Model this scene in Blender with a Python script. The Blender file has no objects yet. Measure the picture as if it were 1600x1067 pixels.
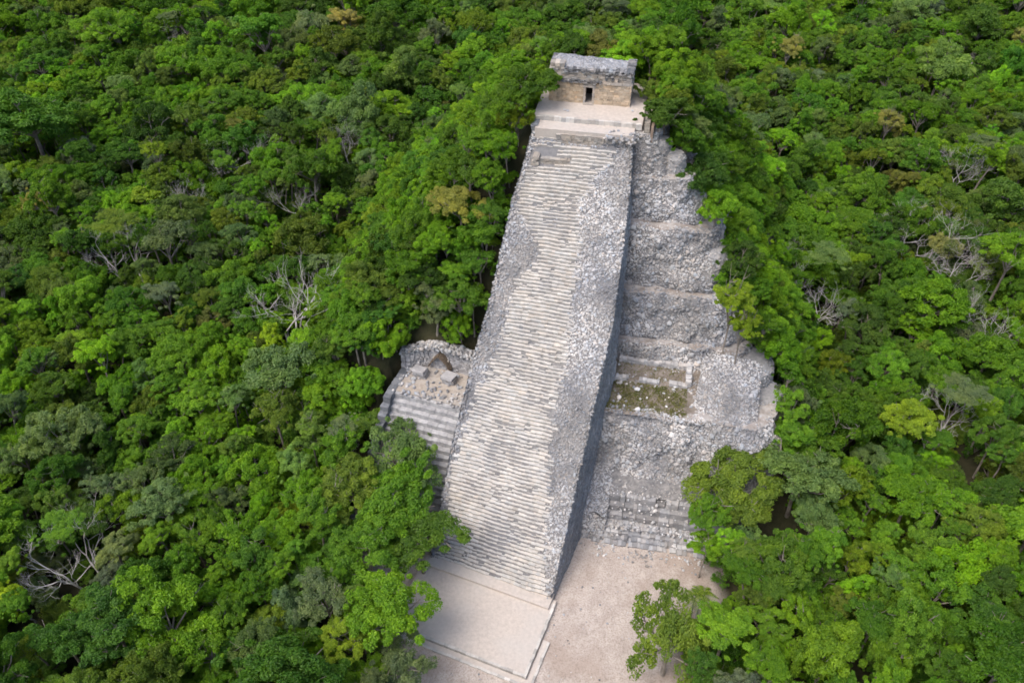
import bpy, math, random
import numpy as np
from mathutils import Vector, Matrix, noise as mnoise

S = bpy.context.scene
COL = S.collection
rng = np.random.default_rng(7)
R = random.Random(11)
PI = math.pi

# ------------------------------------------------------------------ camera
F_PX, PITCH, CAM_H = 1280.0, math.radians(41.0), 90.0
cam_data = bpy.data.cameras.new('camera')
cam_data.sensor_fit = 'HORIZONTAL'; cam_data.sensor_width = 36.0
cam_data.lens = 36.0 * F_PX / 1600.0
cam_data.clip_start = 0.5; cam_data.clip_end = 9000.0
cam = bpy.data.objects.new('camera', cam_data); COL.objects.link(cam)
cam.location = (0, 0, CAM_H); cam.rotation_euler = (PI / 2 - PITCH, 0, 0)
S.camera = cam

# ------------------------------------------------------------------ world and sun
SUN_DIR = Vector((-0.42, -0.30, 0.92)).normalized()      # towards the sun
sun_el = math.asin(SUN_DIR.z); sun_az = math.atan2(SUN_DIR.x, SUN_DIR.y)
W = bpy.data.worlds.new('World'); S.world = W; W.use_nodes = True
wn = W.node_tree.nodes; wl = W.node_tree.links
wn.clear()
sky = wn.new('ShaderNodeTexSky'); sky.sky_type = 'NISHITA'; sky.sun_disc = False
sky.sun_elevation = sun_el; sky.sun_rotation = sun_az
sky.air_density = 1.0; sky.dust_density = 4.0; sky.ozone_density = 1.0
bg = wn.new('ShaderNodeBackground'); bg.inputs['Strength'].default_value = 0.15
wo = wn.new('ShaderNodeOutputWorld')
wl.new(sky.outputs[0], bg.inputs[0]); wl.new(bg.outputs[0], wo.inputs[0])
sun_data = bpy.data.lights.new('sun', 'SUN'); sun_data.energy = 1.3; sun_data.angle = math.radians(40)
sun_data.color = (1.0, 0.965, 0.91)
sun = bpy.data.objects.new('sun', sun_data); COL.objects.link(sun)
sun.location = (0, 0, 200)
sun.rotation_euler = SUN_DIR.to_track_quat('Z', 'Y').to_euler()
S.view_settings.view_transform = 'Standard'; S.view_settings.look = 'None'
S.view_settings.gamma = 1.0; S.view_settings.use_curve_mapping = False
S.view_settings.exposure = 0.72
S.cycles.use_denoising = True
S.cycles.use_adaptive_sampling = True; S.cycles.adaptive_threshold = 0.03
S.cycles.filter_width = 1.7
S.cycles.max_bounces = 5; S.cycles.diffuse_bounces = 3; S.cycles.transmission_bounces = 3
S.cycles.transparent_max_bounces = 4; S.cycles.caustics_reflective = False; S.cycles.caustics_refractive = False

# ------------------------------------------------------------------ survey helpers (ray through a surveyed photo point onto a plane)
def ray(px, py):
    u = (px - 800) / F_PX; v = (533.5 - py) / F_PX
    return np.array([u, math.cos(PITCH) + v * math.sin(PITCH), -math.sin(PITCH) + v * math.cos(PITCH)])
CAM = np.array([0, 0, CAM_H])
def onz(px, py, z):
    d = ray(px, py); return CAM + d * ((z - CAM_H) / d[2])
def proj(p):
    p = np.asarray(p, float) - CAM
    c, s = math.cos(PITCH), math.sin(PITCH)
    zc = p[..., 1] * c - p[..., 2] * s; yc = p[..., 1] * s + p[..., 2] * c
    return 800 + F_PX * p[..., 0] / zc, 533.5 - F_PX * yc / zc, zc

# stairway frame: the stair twists a little from foot to top
ZB, ZT = 0.6, 41.0
AB_ = np.array([-2.89, 57.545]); AT_ = np.array([9.6, 97.2])
THB, THT = math.radians(-22.3), math.radians(-11.4)
def frame(z):
    s = (z - ZB) / (ZT - ZB); th = THB + (THT - THB) * s
    A = AB_ + (AT_ - AB_) * s
    return A, np.array([math.cos(th), math.sin(th)]), np.array([-math.sin(th), math.cos(th)])
def stair(s, z, n=0.0, dz=0.0):
    A, u, nn = frame(z); q = A + u * s + nn * n
    return np.array([q[0], q[1], z + dz])
# body frame
TH = math.radians(-11.0)
U = np.array([math.cos(TH), math.sin(TH)]); N = np.array([-U[1], U[0]])
OB = np.array([9.09, 64.48])
def bw(a, b, z):
    q = OB + a * U + b * N; return np.array([q[0], q[1], z])
def toab(x, y):
    return (x - OB[0]) * U[0] + (y - OB[1]) * U[1], (x - OB[0]) * N[0] + (y - OB[1]) * N[1]

def nz(x, y, z=0.0, sc=1.0, oct=3):
    return mnoise.fractal(Vector((x * sc, y * sc, z * sc)), 1.0, 2.0, oct)

# ------------------------------------------------------------------ materials
def new_mat(name):
    m = bpy.data.materials.new(name); m.use_nodes = True
    nt = m.node_tree; b = nt.nodes['Principled BSDF']
    b.inputs['Roughness'].default_value = 0.9
    if 'Specular IOR Level' in b.inputs: b.inputs['Specular IOR Level'].default_value = 0.2
    return m, nt, b
def nd(nt, t, **kw):
    n = nt.nodes.new(t)
    for k, v in kw.items(): setattr(n, k, v)
    return n
def ramp(nt, fac, stops):
    r = nd(nt, 'ShaderNodeValToRGB')
    els = r.color_ramp.elements
    while len(els) < len(stops): els.new(0.5)
    for e, (p, c) in zip(els, stops): e.position = p; e.color = (*c, 1)
    nt.links.new(fac, r.inputs[0]); return r.outputs[0]
def mixc(nt, fac, a, b, mode='MIX'):
    m = nd(nt, 'ShaderNodeMix', data_type='RGBA', blend_type=mode)
    for sock, v in ((m.inputs[0], fac), (m.inputs[6], a), (m.inputs[7], b)):
        if isinstance(v, (int, float)): sock.default_value = v
        elif isinstance(v, tuple): sock.default_value = (*v, 1)
        else: nt.links.new(v, sock)
    return m.outputs[2]
def noise_tex(nt, scale, detail=4, rough=0.6, coord='Object'):
    tc = nd(nt, 'ShaderNodeTexCoord'); n = nd(nt, 'ShaderNodeTexNoise')
    n.inputs['Scale'].default_value = scale; n.inputs['Detail'].default_value = detail; n.inputs['Roughness'].default_value = rough
    nt.links.new(tc.outputs[coord], n.inputs['Vector']); return n.outputs['Fac']
def bump(nt, b, h, strength, dist):
    bp = nd(nt, 'ShaderNodeBump'); bp.inputs['Strength'].default_value = strength; bp.inputs['Distance'].default_value = dist
    nt.links.new(h, bp.inputs['Height']); nt.links.new(bp.outputs[0], b.inputs['Normal'])

def stone_mat(name, base, dark, patch=(0.23, 0.24, 0.27), patch_amt=0.5, attr=True):
    m, nt, b = new_mat(name)
    c = mixc(nt, ramp(nt, noise_tex(nt, 2.2, 5, 0.65), [(0.35, (0, 0, 0)), (0.65, (1, 1, 1))]), dark, base)
    big = ramp(nt, noise_tex(nt, 0.16, 5, 0.6), [(0.42, (0, 0, 0)), (0.66, (1, 1, 1))])
    sc = nd(nt, 'ShaderNodeMath', operation='MULTIPLY'); nt.links.new(big, sc.inputs[0]); sc.inputs[1].default_value = patch_amt
    c = mixc(nt, sc.outputs[0], c, patch)
    if attr:
        at = nd(nt, 'ShaderNodeAttribute', attribute_name='tone')
        c = mixc(nt, 1.0, c, at.outputs['Color'], 'MULTIPLY')
    nt.links.new(c, b.inputs['Base Color'])
    bump(nt, b, noise_tex(nt, 6.0, 5, 0.7), 0.6, 0.06)
    return m
M = {}
M['rubble'] = stone_mat('rubble_stone', (0.53, 0.505, 0.485), (0.385, 0.375, 0.37), (0.23, 0.24, 0.27), 0.75)
M['mortar'] = stone_mat('rubble_fill', (0.27, 0.255, 0.245), (0.14, 0.137, 0.137), (0.15, 0.157, 0.175), 0.5, attr=False)
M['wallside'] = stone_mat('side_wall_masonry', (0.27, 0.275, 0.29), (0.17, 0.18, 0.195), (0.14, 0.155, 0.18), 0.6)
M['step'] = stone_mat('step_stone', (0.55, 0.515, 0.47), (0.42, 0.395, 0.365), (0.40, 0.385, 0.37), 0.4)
M['smooth'] = stone_mat('worn_stone', (0.40, 0.39, 0.385), (0.27, 0.265, 0.27), (0.22, 0.225, 0.24), 0.5)
M['tan'] = stone_mat('tan_masonry', (0.52, 0.405, 0.285), (0.40, 0.31, 0.215), (0.48, 0.405, 0.32), 0.6)
M['frieze'] = stone_mat('frieze_stone', (0.50, 0.435, 0.36), (0.34, 0.30, 0.26), (0.26, 0.26, 0.27), 0.5)
M['cornice'] = stone_mat('weathered_cornice', (0.33, 0.32, 0.31), (0.10, 0.10, 0.105), (0.16, 0.165, 0.18), 0.6)
M['roof'] = stone_mat('roof_lichen_stone', (0.42, 0.42, 0.43), (0.24, 0.245, 0.26), (0.20, 0.21, 0.235), 0.5)
M['plaster'] = stone_mat('plaster_floor', (0.54, 0.475, 0.42), (0.44, 0.385, 0.34), (0.47, 0.44, 0.41), 0.5, attr=False)
M['annex_floor'] = stone_mat('annex_floor', (0.44, 0.40, 0.36), (0.29, 0.26, 0.235), (0.36, 0.27, 0.18), 0.4, attr=False)
M['dark'] = new_mat('interior_shade_paint')[0]; M['dark'].node_tree.nodes['Principled BSDF'].inputs['Base Color'].default_value = (0.05, 0.042, 0.036, 1)  # near-black colour stands in for the shade inside the temple

def simple_mat(name, c1, c2, scale, rough=0.9):
    m, nt, b = new_mat(name)
    nt.links.new(mixc(nt, ramp(nt, noise_tex(nt, scale), [(0.35, (0, 0, 0)), (0.65, (1, 1, 1))]), c1, c2), b.inputs['Base Color'])
    b.inputs['Roughness'].default_value = rough
    bump(nt, b, noise_tex(nt, scale * 2.5), 0.5, 0.05)
    return m
M['thatch'] = simple_mat('thatch', (0.10, 0.075, 0.055), (0.19, 0.145, 0.105), 5.0)
M['post'] = simple_mat('pale_post', (0.42, 0.38, 0.33), (0.55, 0.5, 0.44), 3.0)
M['soil'] = simple_mat('brown_soil', (0.15, 0.125, 0.10), (0.25, 0.215, 0.185), 1.5)
M['wood'] = simple_mat('weathered_wood', (0.24, 0.17, 0.13), (0.36, 0.28, 0.22), 4.0)
M['bark'] = simple_mat('grey_bark', (0.16, 0.135, 0.11), (0.30, 0.265, 0.23), 3.0)
M['bare'] = simple_mat('bleached_bark', (0.48, 0.44, 0.41), (0.66, 0.63, 0.60), 2.0)

# ground: jungle floor, pale trodden dirt on the plaza (a mask attribute carries the cleared area)
m, nt, b = new_mat('ground_soil')
at = nd(nt, 'ShaderNodeAttribute', attribute_name='plaza')
n1 = noise_tex(nt, 0.35, 6, 0.65)
litter = mixc(nt, ramp(nt, n1, [(0.35, (0, 0, 0)), (0.65, (1, 1, 1))]), (0.020, 0.026, 0.010), (0.055, 0.048, 0.026))
dirt = mixc(nt, ramp(nt, noise_tex(nt, 0.5, 7, 0.7), [(0.3, (0, 0, 0)), (0.7, (1, 1, 1))]), (0.38, 0.32, 0.28), (0.53, 0.465, 0.415))
fine = ramp(nt, noise_tex(nt, 5.0, 4, 0.75), [(0.30, (0.55, 0.52, 0.5)), (0.55, (1, 1, 1))])
dirt = mixc(nt, 1.0, dirt, fine, 'MULTIPLY')
brown = ramp(nt, noise_tex(nt, 0.12, 4, 0.6), [(0.48, (0, 0, 0)), (0.62, (1, 1, 1))])
bm_ = nd(nt, 'ShaderNodeMath', operation='MULTIPLY'); nt.links.new(brown, bm_.inputs[0]); bm_.inputs[1].default_value = 0.45
dirt = mixc(nt, bm_.outputs[0], dirt, (0.27, 0.20, 0.155))
nt.links.new(mixc(nt, at.outputs['Fac'], litter, dirt), b.inputs['Base Color'])
bump(nt, b, noise_tex(nt, 3.0, 6, 0.7), 0.5, 0.08)
M['ground'] = m

def leaf_mat(name):
    m, nt, b = new_mat(name)
    lv = nd(nt, 'ShaderNodeAttribute', attribute_name='leaf')                       # per-leaf variation
    ti = nd(nt, 'ShaderNodeAttribute', attribute_type='INSTANCER', attribute_name='tint')   # per-tree colour
    var = nd(nt, 'ShaderNodeHueSaturation')
    mr = nd(nt, 'ShaderNodeMapRange'); nt.links.new(lv.outputs['Fac'], mr.inputs['Value']); mr.inputs['To Min'].default_value = 0.62; mr.inputs['To Max'].default_value = 1.42
    mh = nd(nt, 'ShaderNodeMapRange'); nt.links.new(lv.outputs['Fac'], mh.inputs['Value']); mh.inputs['To Min'].default_value = 0.515; mh.inputs['To Max'].default_value = 0.485
    nt.links.new(mr.outputs[0], var.inputs['Value']); nt.links.new(mh.outputs[0], var.inputs['Hue'])
    drift = ramp(nt, noise_tex(nt, 1.6, 3, 0.6), [(0.35, (0.80, 0.82, 0.95)), (0.65, (1.18, 1.10, 0.90))])   # young and old growth within one crown
    nt.links.new(mixc(nt, 1.0, ti.outputs['Color'], drift, 'MULTIPLY'), var.inputs['Color'])
    d = nd(nt, 'ShaderNodeBsdfDiffuse'); t = nd(nt, 'ShaderNodeBsdfTranslucent'); g = nd(nt, 'ShaderNodeBsdfGlossy')
    g.inputs['Roughness'].default_value = 0.5; g.inputs['Color'].default_value = (0.5, 0.5, 0.5, 1)
    nt.links.new(var.outputs[0], d.inputs[0])
    yel = mixc(nt, 1.0, var.outputs[0], (1.15, 1.25, 0.45), 'MULTIPLY'); nt.links.new(yel, t.inputs[0])
    mx = nd(nt, 'ShaderNodeMixShader'); mx.inputs[0].default_value = 0.4
    nt.links.new(d.outputs[0], mx.inputs[1]); nt.links.new(t.outputs[0], mx.inputs[2])
    mx2 = nd(nt, 'ShaderNodeMixShader'); mx2.inputs[0].default_value = 0.03
    nt.links.new(mx.outputs[0], mx2.inputs[1]); nt.links.new(g.outputs[0], mx2.inputs[2])
    nt.links.new(mx2.outputs[0], nt.nodes['Material Output'].inputs['Surface'])
    nt.nodes.remove(b)
    return m
M['leaf'] = leaf_mat('leaf')

# ------------------------------------------------------------------ object helpers
def npmesh(name, verts, faces, attrs=None, smooth=False):
    """verts (n,3); faces: (m,k) int array or list of arrays"""
    me = bpy.data.meshes.new(name)
    if not isinstance(faces, list): faces = [faces]
    faces = [np.asarray(f, dtype=np.int32) for f in faces if len(f)]
    verts = np.asarray(verts, dtype=np.float32)
    me.vertices.add(len(verts)); me.vertices.foreach_set('co', verts.ravel())
    loops = np.concatenate([f.ravel() for f in faces])
    sizes = np.concatenate([np.full(len(f), f.shape[1], dtype=np.int32) for f in faces])
    starts = np.concatenate([[0], np.cumsum(sizes)[:-1]]).astype(np.int32)
    me.loops.add(len(loops)); me.loops.foreach_set('vertex_index', loops)
    me.polygons.add(len(sizes)); me.polygons.foreach_set('loop_start', starts)
    try: me.polygons.foreach_set('loop_total', sizes)
    except Exception: pass
    me.polygons.foreach_set('use_smooth', np.full(len(sizes), bool(smooth)))
    me.update(calc_edges=True)
    for k, (dom, typ, arr) in (attrs or {}).items():
        a = me.attributes.new(k, typ, dom)
        a.data.foreach_set('color' if 'COLOR' in typ else 'value', np.asarray(arr, dtype=np.float32).ravel())
    me.validate()
    return me
def mobj(name, me, mat, parent=None):
    o = bpy.data.objects.new(name, me); COL.objects.link(o)
    if mat: me.materials.append(mat)
    if parent: o.parent = parent
    return o
def tag(o, label=None, cat=None, group=None, kind=None):
    if label: o['label'] = label
    if cat: o['category'] = cat
    if group: o['group'] = group
    if kind: o['kind'] = kind
    return o
def thing(name, label, cat, group=None, loc=(0, 0, 0), rz=0.0):
    o = bpy.data.objects.new(name, None); COL.objects.link(o); o.empty_display_size = 1
    o.location = loc; o.rotation_euler = (0, 0, rz)
    return tag(o, label, cat, group)

class MB:
    """collects boxes / hulls with a tone per face"""
    QF = np.array([[0, 3, 2, 1], [4, 5, 6, 7], [0, 1, 5, 4], [1, 2, 6, 5], [2, 3, 7, 6], [3, 0, 4, 7]])
    def __init__(s): s.v = []; s.f = []; s.t = []; s.n = 0
    def hexa(s, pts, tone=(1, 1, 1)):
        s.v.append(np.asarray(pts, float)); s.f.append(MB.QF + s.n); s.n += 8
        s.t.append(np.tile([*tone, 1.0], (6, 1)))
    def box(s, o, ux, uy, uz, tone=(1, 1, 1), jit=0.0):
        """corner o and three edge vectors"""
        o, ux, uy, uz = map(np.asarray, (o, ux, uy, uz))
        p = np.array([o, o + ux, o + ux + uy, o + uy, o + uz, o + ux + uz, o + ux + uy + uz, o + uy + uz], float)
        if jit: p = p + rng.normal(0, jit, p.shape)
        s.hexa(p, tone)
    def build(s, name, mat, parent=None):
        me = npmesh(name, np.concatenate(s.v), np.concatenate(s.f), {'tone': ('FACE', 'FLOAT_COLOR', np.concatenate(s.t))})
        return mobj(name, me, mat, parent)

# irregular stone templates (20 triangles each)
PHI = (1 + 5 ** 0.5) / 2
ICO = np.array([[-1, PHI, 0], [1, PHI, 0], [-1, -PHI, 0], [1, -PHI, 0], [0, -1, PHI], [0, 1, PHI], [0, -1, -PHI], [0, 1, -PHI], [PHI, 0, -1], [PHI, 0, 1], [-PHI, 0, -1], [-PHI, 0, 1]], float)
ICO /= np.linalg.norm(ICO[0])
ICF = np.array([[0, 11, 5], [0, 5, 1], [0, 1, 7], [0, 7, 10], [0, 10, 11], [1, 5, 9], [5, 11, 4], [11, 10, 2], [10, 7, 6], [7, 1, 8], [3, 9, 4], [3, 4, 2], [3, 2, 6], [3, 6, 8], [3, 8, 9], [4, 9, 5], [2, 4, 11], [6, 2, 10], [8, 6, 7], [9, 8, 1]])
def stones(name, pts, nrm, size, mat, parent, tone_lo=0.55, tone_hi=1.35, flat=0.6, sink=0.25, warm=0.0):
    """one joined part of many small fieldstones lying on a surface"""
    n = len(pts); pts = np.asarray(pts); nrm = np.asarray(nrm); size = np.asarray(size)
    nrm = nrm / np.linalg.norm(nrm, axis=1)[:, None]
    t = np.cross(nrm, rng.normal(size=(n, 3))); t /= np.linalg.norm(t, axis=1)[:, None]
    bt = np.cross(nrm, t)
    loc = ICO[None] * rng.uniform(0.72, 1.22, (n, 12, 1))
    sx = size * rng.uniform(0.8, 1.35, n); sy = size * rng.uniform(0.65, 1.05, n); sz = size * flat * rng.uniform(0.7, 1.3, n)
    V = (pts + nrm * (sz * (1 - 2 * sink))[:, None] * 0.5)[:, None] + loc[..., :1] * (t * sx[:, None])[:, None] + loc[..., 1:2] * (bt * sy[:, None])[:, None] + loc[..., 2:] * (nrm * sz[:, None])[:, None]
    Fc = (ICF[None] + (np.arange(n) * 12)[:, None, None]).reshape(-1, 3)
    g = rng.beta(1.6, 1.6, n) * (tone_hi - tone_lo) + tone_lo
    g *= np.array([min(1.25, max(0.62, 1.0 + 0.55 * nz(q[0], q[1], q[2], 0.17))) for q in pts])
    hue = rng.normal(warm, 0.035, n)
    tn = np.stack([g * (1 + hue), g, g * (1 - hue), np.ones(n)], 1)
    me = npmesh(name, V.reshape(-1, 3), Fc, {'tone': ('FACE', 'FLOAT_COLOR', np.repeat(tn, 20, axis=0))})
    o = mobj(name, me, mat, parent); o['kind'] = 'stuff'
    return o

def grid_surface(P):
    """P (r,c,3) -> verts, quads"""
    r, c = P.shape[:2]
    i = np.arange(r * c).reshape(r, c)
    f = np.stack([i[:-1, :-1], i[:-1, 1:], i[1:, 1:], i[1:, :-1]], -1).reshape(-1, 4)
    return P.reshape(-1, 3), f
def scatter(P, dens, keep=None):
    """area-uniform random points with normals on a (r,c,3) grid"""
    a = P[:-1, :-1].reshape(-1, 3); b = P[:-1, 1:].reshape(-1, 3); c = P[1:, 1:].reshape(-1, 3); d = P[1:, :-1].reshape(-1, 3)
    cr = np.cross(c - a, d - b) * 0.5; ar = np.linalg.norm(cr, axis=1)
    cnt = rng.poisson(ar * dens); idx = np.repeat(np.arange(len(ar)), cnt)
    u = rng.random((len(idx), 1)); v = rng.random((len(idx), 1))
    p = a[idx] * (1 - u) * (1 - v) + b[idx] * u * (1 - v) + c[idx] * u * v + d[idx] * (1 - u) * v
    nr = cr[idx] / np.maximum(ar[idx], 1e-9)[:, None]
    if keep is not None:
        k = keep(p); p = p[k]; nr = nr[k]
    return p, nr

# ------------------------------------------------------------------ ground with the overgrown mound
def bF(z): return np.interp(z, [0, 5.7, 13.4, 14.7, 17.1, 23, 30.9, 41], [0, 7, 10.5, 19.6, 21.5, 25.1, 29.2, 33.3])
def bF_inv(b): return np.interp(b, [0, 7, 10.5, 19.6, 21.5, 25.1, 29.2, 33.3], [0, 5.7, 13.4, 14.7, 17.1, 23, 30.9, 41])
def mound(x, y):
    a, b = toab(x, y)
    wob = 1.5 * np.sin(a * 0.21 + 1.3) * np.sin(b * 0.17) + 0.9 * np.sin(a * 0.53 + b * 0.41)
    hr = 40.0 - (a - 3.0) / 0.66
    hl = 40.0 - (-13.0 - a) / 0.85
    hb = 40.0 - (b - 50.0) / 0.9
    lft = np.clip((-9.0 - a) / 3.0, 0, 1)
    hf = bF_inv(b - 2.0) - 2.2
    hfl = (b - 4.0) * 1.28 - 1.0
    hf = hf * (1 - lft) + hfl * lft
    h = np.minimum(np.minimum(hr, hl), np.minimum(hb, hf))
    h = np.minimum(h, 40.2)
    return np.maximum(h + np.where(h > 2.0, wob, 0.0), 0.0)
# area inside the annex is kept low so that its floor shows
AF = frame(12.5)
def annex_sn(x, y):
    q = np.stack([np.asarray(x) - AF[0][0], np.asarray(y) - AF[0][1]], -1)
    return q @ AF[1], q @ AF[2]
def ground_z(x, y):
    h = mound(x, y)
    s, n = annex_sn(x, y)
    ins = (s > -21.0) & (s < -6) & (n < 10.6)
    h = np.where(ins, np.minimum(h, 0.0), h)
    return h
# cleared plaza in plan
PLAZA_PX = [(560, 870), (640, 830), (700, 800), (905, 800), (1110, 840), (1120, 900), (1135, 960), (1060, 1010), (1075, 1075), (1060, 1250), (640, 1250), (630, 1060), (600, 960)]
PLAZA = np.array([onz(x, y, 0)[:2] for x, y in PLAZA_PX])
def in_poly(P, x, y):
    x = np.asarray(x, float); y = np.asarray(y, float); r = np.zeros(x.shape, bool); n = len(P)
    for i in range(n):
        x1, y1 = P[i]; x2, y2 = P[(i + 1) % n]
        c = ((y1 > y) != (y2 > y)) & (x < (x2 - x1) * (y - y1) / (y2 - y1 + 1e-12) + x1)
        r ^= c
    return r
def poly_sd(P, x, y):
    """signed distance, positive inside"""
    d = np.full(np.shape(x), 1e9)
    for i in range(len(P)):
        a = P[i]; b_ = P[(i + 1) % len(P)]; e = b_ - a
        t = np.clip(((x - a[0]) * e[0] + (y - a[1]) * e[1]) / (e @ e), 0, 1)
        d = np.minimum(d, np.hypot(x - a[0] - t * e[0], y - a[1] - t * e[1]))
    return np.where(in_poly(P, x, y), d, -d)
def axis(lo, hi, fine_lo, fine_hi, st):
    mid = np.arange(fine_lo, fine_hi + 0.01, st)
    up = [fine_hi]; s_ = st
    while up[-1] < hi: s_ *= 1.35; up.append(up[-1] + s_)
    dn = [fine_lo]; s_ = st
    while dn[-1] > lo: s_ *= 1.35; dn.append(dn[-1] - s_)
    return np.concatenate([dn[:0:-1], mid, up[1:]])
gx = axis(-4000, 4000, -60, 70, 1.0); gy = axis(-3000, 6000, 20, 150, 1.0)
X, Y = np.meshgrid(gx, gy)
Z = ground_z(X, Y)
pz = np.clip(poly_sd(PLAZA, X, Y) / 2.5 + 0.5 + 0.35 * np.sin(X * 1.1) * np.sin(Y * 0.9 + 1), 0, 1)
Z = Z + np.where(Z > 0.5, 0.25 * np.sin(X * 1.7) * np.sin(Y * 1.9), 0.05 * np.sin(X * 0.8) * np.sin(Y * 0.7) - 0.05)
v, f = grid_surface(np.stack([X, Y, Z], -1))
g = mobj('ground', npmesh('ground', v, f, {'plaza': ('POINT', 'FLOAT', pz.ravel())}, smooth=True), M['ground'])
tag(g, 'jungle floor and pale trodden dirt plaza around the pyramid', kind='structure')

# loose stones and litter on the plaza
pp = []
while len(pp) < 900:
    x, y = rng.uniform(-16, 34), rng.uniform(34, 72)
    if in_poly(PLAZA, np.array(x), np.array(y)) and rng.random() < 0.25 + 0.75 * (nz(x, y, 5, 0.15) > 0.05): pp.append((x, y, 0.0))
o = stones('plaza_gravel', pp, np.tile((0, 0, 1.0), (len(pp), 1)), rng.gamma(3, 0.022, len(pp)).clip(0.03, 0.22), M['rubble'], g, 0.35, 1.2, flat=0.5)

# ------------------------------------------------------------------ the pyramid
PYR = thing('stone_pyramid', 'tall grey stone Maya pyramid with a long steep central stairway', 'pyramid', loc=(float(OB[0]), float(OB[1]), 0))
PINV = Matrix.Translation((-float(OB[0]), -float(OB[1]), 0))
def P_(o):                                   # a part built in world coordinates
    o.parent = PYR; o.matrix_parent_inverse = PINV
    return o

# --- stairway core: rubble surface, side walls
S_L, S_R = -8.1, 8.15
def edgeR(z): return np.interp(z, [0, 20, 24.5, 30, 36, 39.5, 42], [8.15, 8.35, 8.45, 7.8, 7.1, 6.3, 5.8])
def edgeL(z): return np.interp(z, [0, 11, 20, 25, 34, 38, 42], [-8.1, -8.6, -8.2, -7.75, -7.7, -7.2, -7.0])
zs = np.linspace(0.0, 41.0, 96)
def stair_surface(cols=42):
    P = np.zeros((len(zs), cols, 3))
    for i, z in enumerate(zs):
        l, r = edgeL(z), edgeR(z)
        for j in range(cols):
            s = l + (r - l) * j / (cols - 1)
            edge = 1.0 if 3 < j < cols - 4 else 1.0
            bmp = 0.16 * nz(s, z, 3.0, 0.45)
            P[i, j] = stair(s, z, 0.36 + bmp, 0.0)
    return P
SP = stair_surface()
crest = SP.copy()
vs, fs = [], []; cnt = 0
def addp(P, flip=False):
    global cnt
    v, f = grid_surface(P)
    if flip: f = f[:, ::-1]
    vs.append(v); fs.append(f + cnt); cnt += len(v)
addp(SP)
core = P_(mobj('stairway_core', npmesh('stairway_core', np.concatenate(vs), np.concatenate(fs), smooth=False), M['mortar']))
# side walls: coursed masonry on a battered face, right and left
def side_wall(sign):
    vs_, fs_, c = [], [], 0
    zz = np.linspace(-0.0, 41.0, 83)
    rows = 14
    P = np.zeros((len(zz), rows, 3))
    for i, z in enumerate(zz):
        e = (edgeR(z) if sign > 0 else edgeL(z))
        A, u, nn = frame(z)
        top = A + u * e + nn * 0.15
        body_z = max(0.0, z - (9.5 + 1.0 * math.sin(z * 0.3)) * (1 - 0.85 * (z / 41) ** 2)) - 1.6
        body_z = max(-0.3, body_z)
        if sign < 0: body_z = max(-0.3, z - 12)
        for j in range(rows):
            t = j / (rows - 1); zj = z + 0.12 + (body_z - z) * t
            out = sign * ((z - zj) * 0.10 + 0.10 * nz(top[1], zj, 7.0 + sign, 0.6))
            q = top + u * out
            P[i, j] = (q[0], q[1], zj)
    return P
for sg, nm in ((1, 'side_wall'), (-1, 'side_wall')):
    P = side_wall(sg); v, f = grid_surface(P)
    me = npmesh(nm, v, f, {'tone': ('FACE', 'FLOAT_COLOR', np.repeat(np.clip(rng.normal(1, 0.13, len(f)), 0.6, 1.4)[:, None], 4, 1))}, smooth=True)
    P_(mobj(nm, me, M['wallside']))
    p, nr = scatter(P, 9.0); out = np.array([*frame(20)[1], 0]) * sg
    nr = np.where(((nr @ out) < 0)[:, None], -nr, nr)
    P_(stones('wall_stones', p, nr, rng.uniform(0.10, 0.26, len(p)), M['wallside'], None, 0.8, 1.35, flat=0.28, sink=0.3))
# coping stones along both crests
pp, nn_, sz_ = [], [], []
for z in np.arange(0.2, 41, 0.14):
    for e in (edgeR(z) - rng.uniform(0, 0.5), edgeL(z) + rng.uniform(0, 0.5)):
        pp.append(stair(e, z, 0.15)); nn_.append((0, -0.6, 0.8)); sz_.append(rng.uniform(0.09, 0.24))
P_(stones('coping_stones', pp, nn_, sz_, M['rubble'], None, 0.6, 1.15, flat=0.8))

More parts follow.
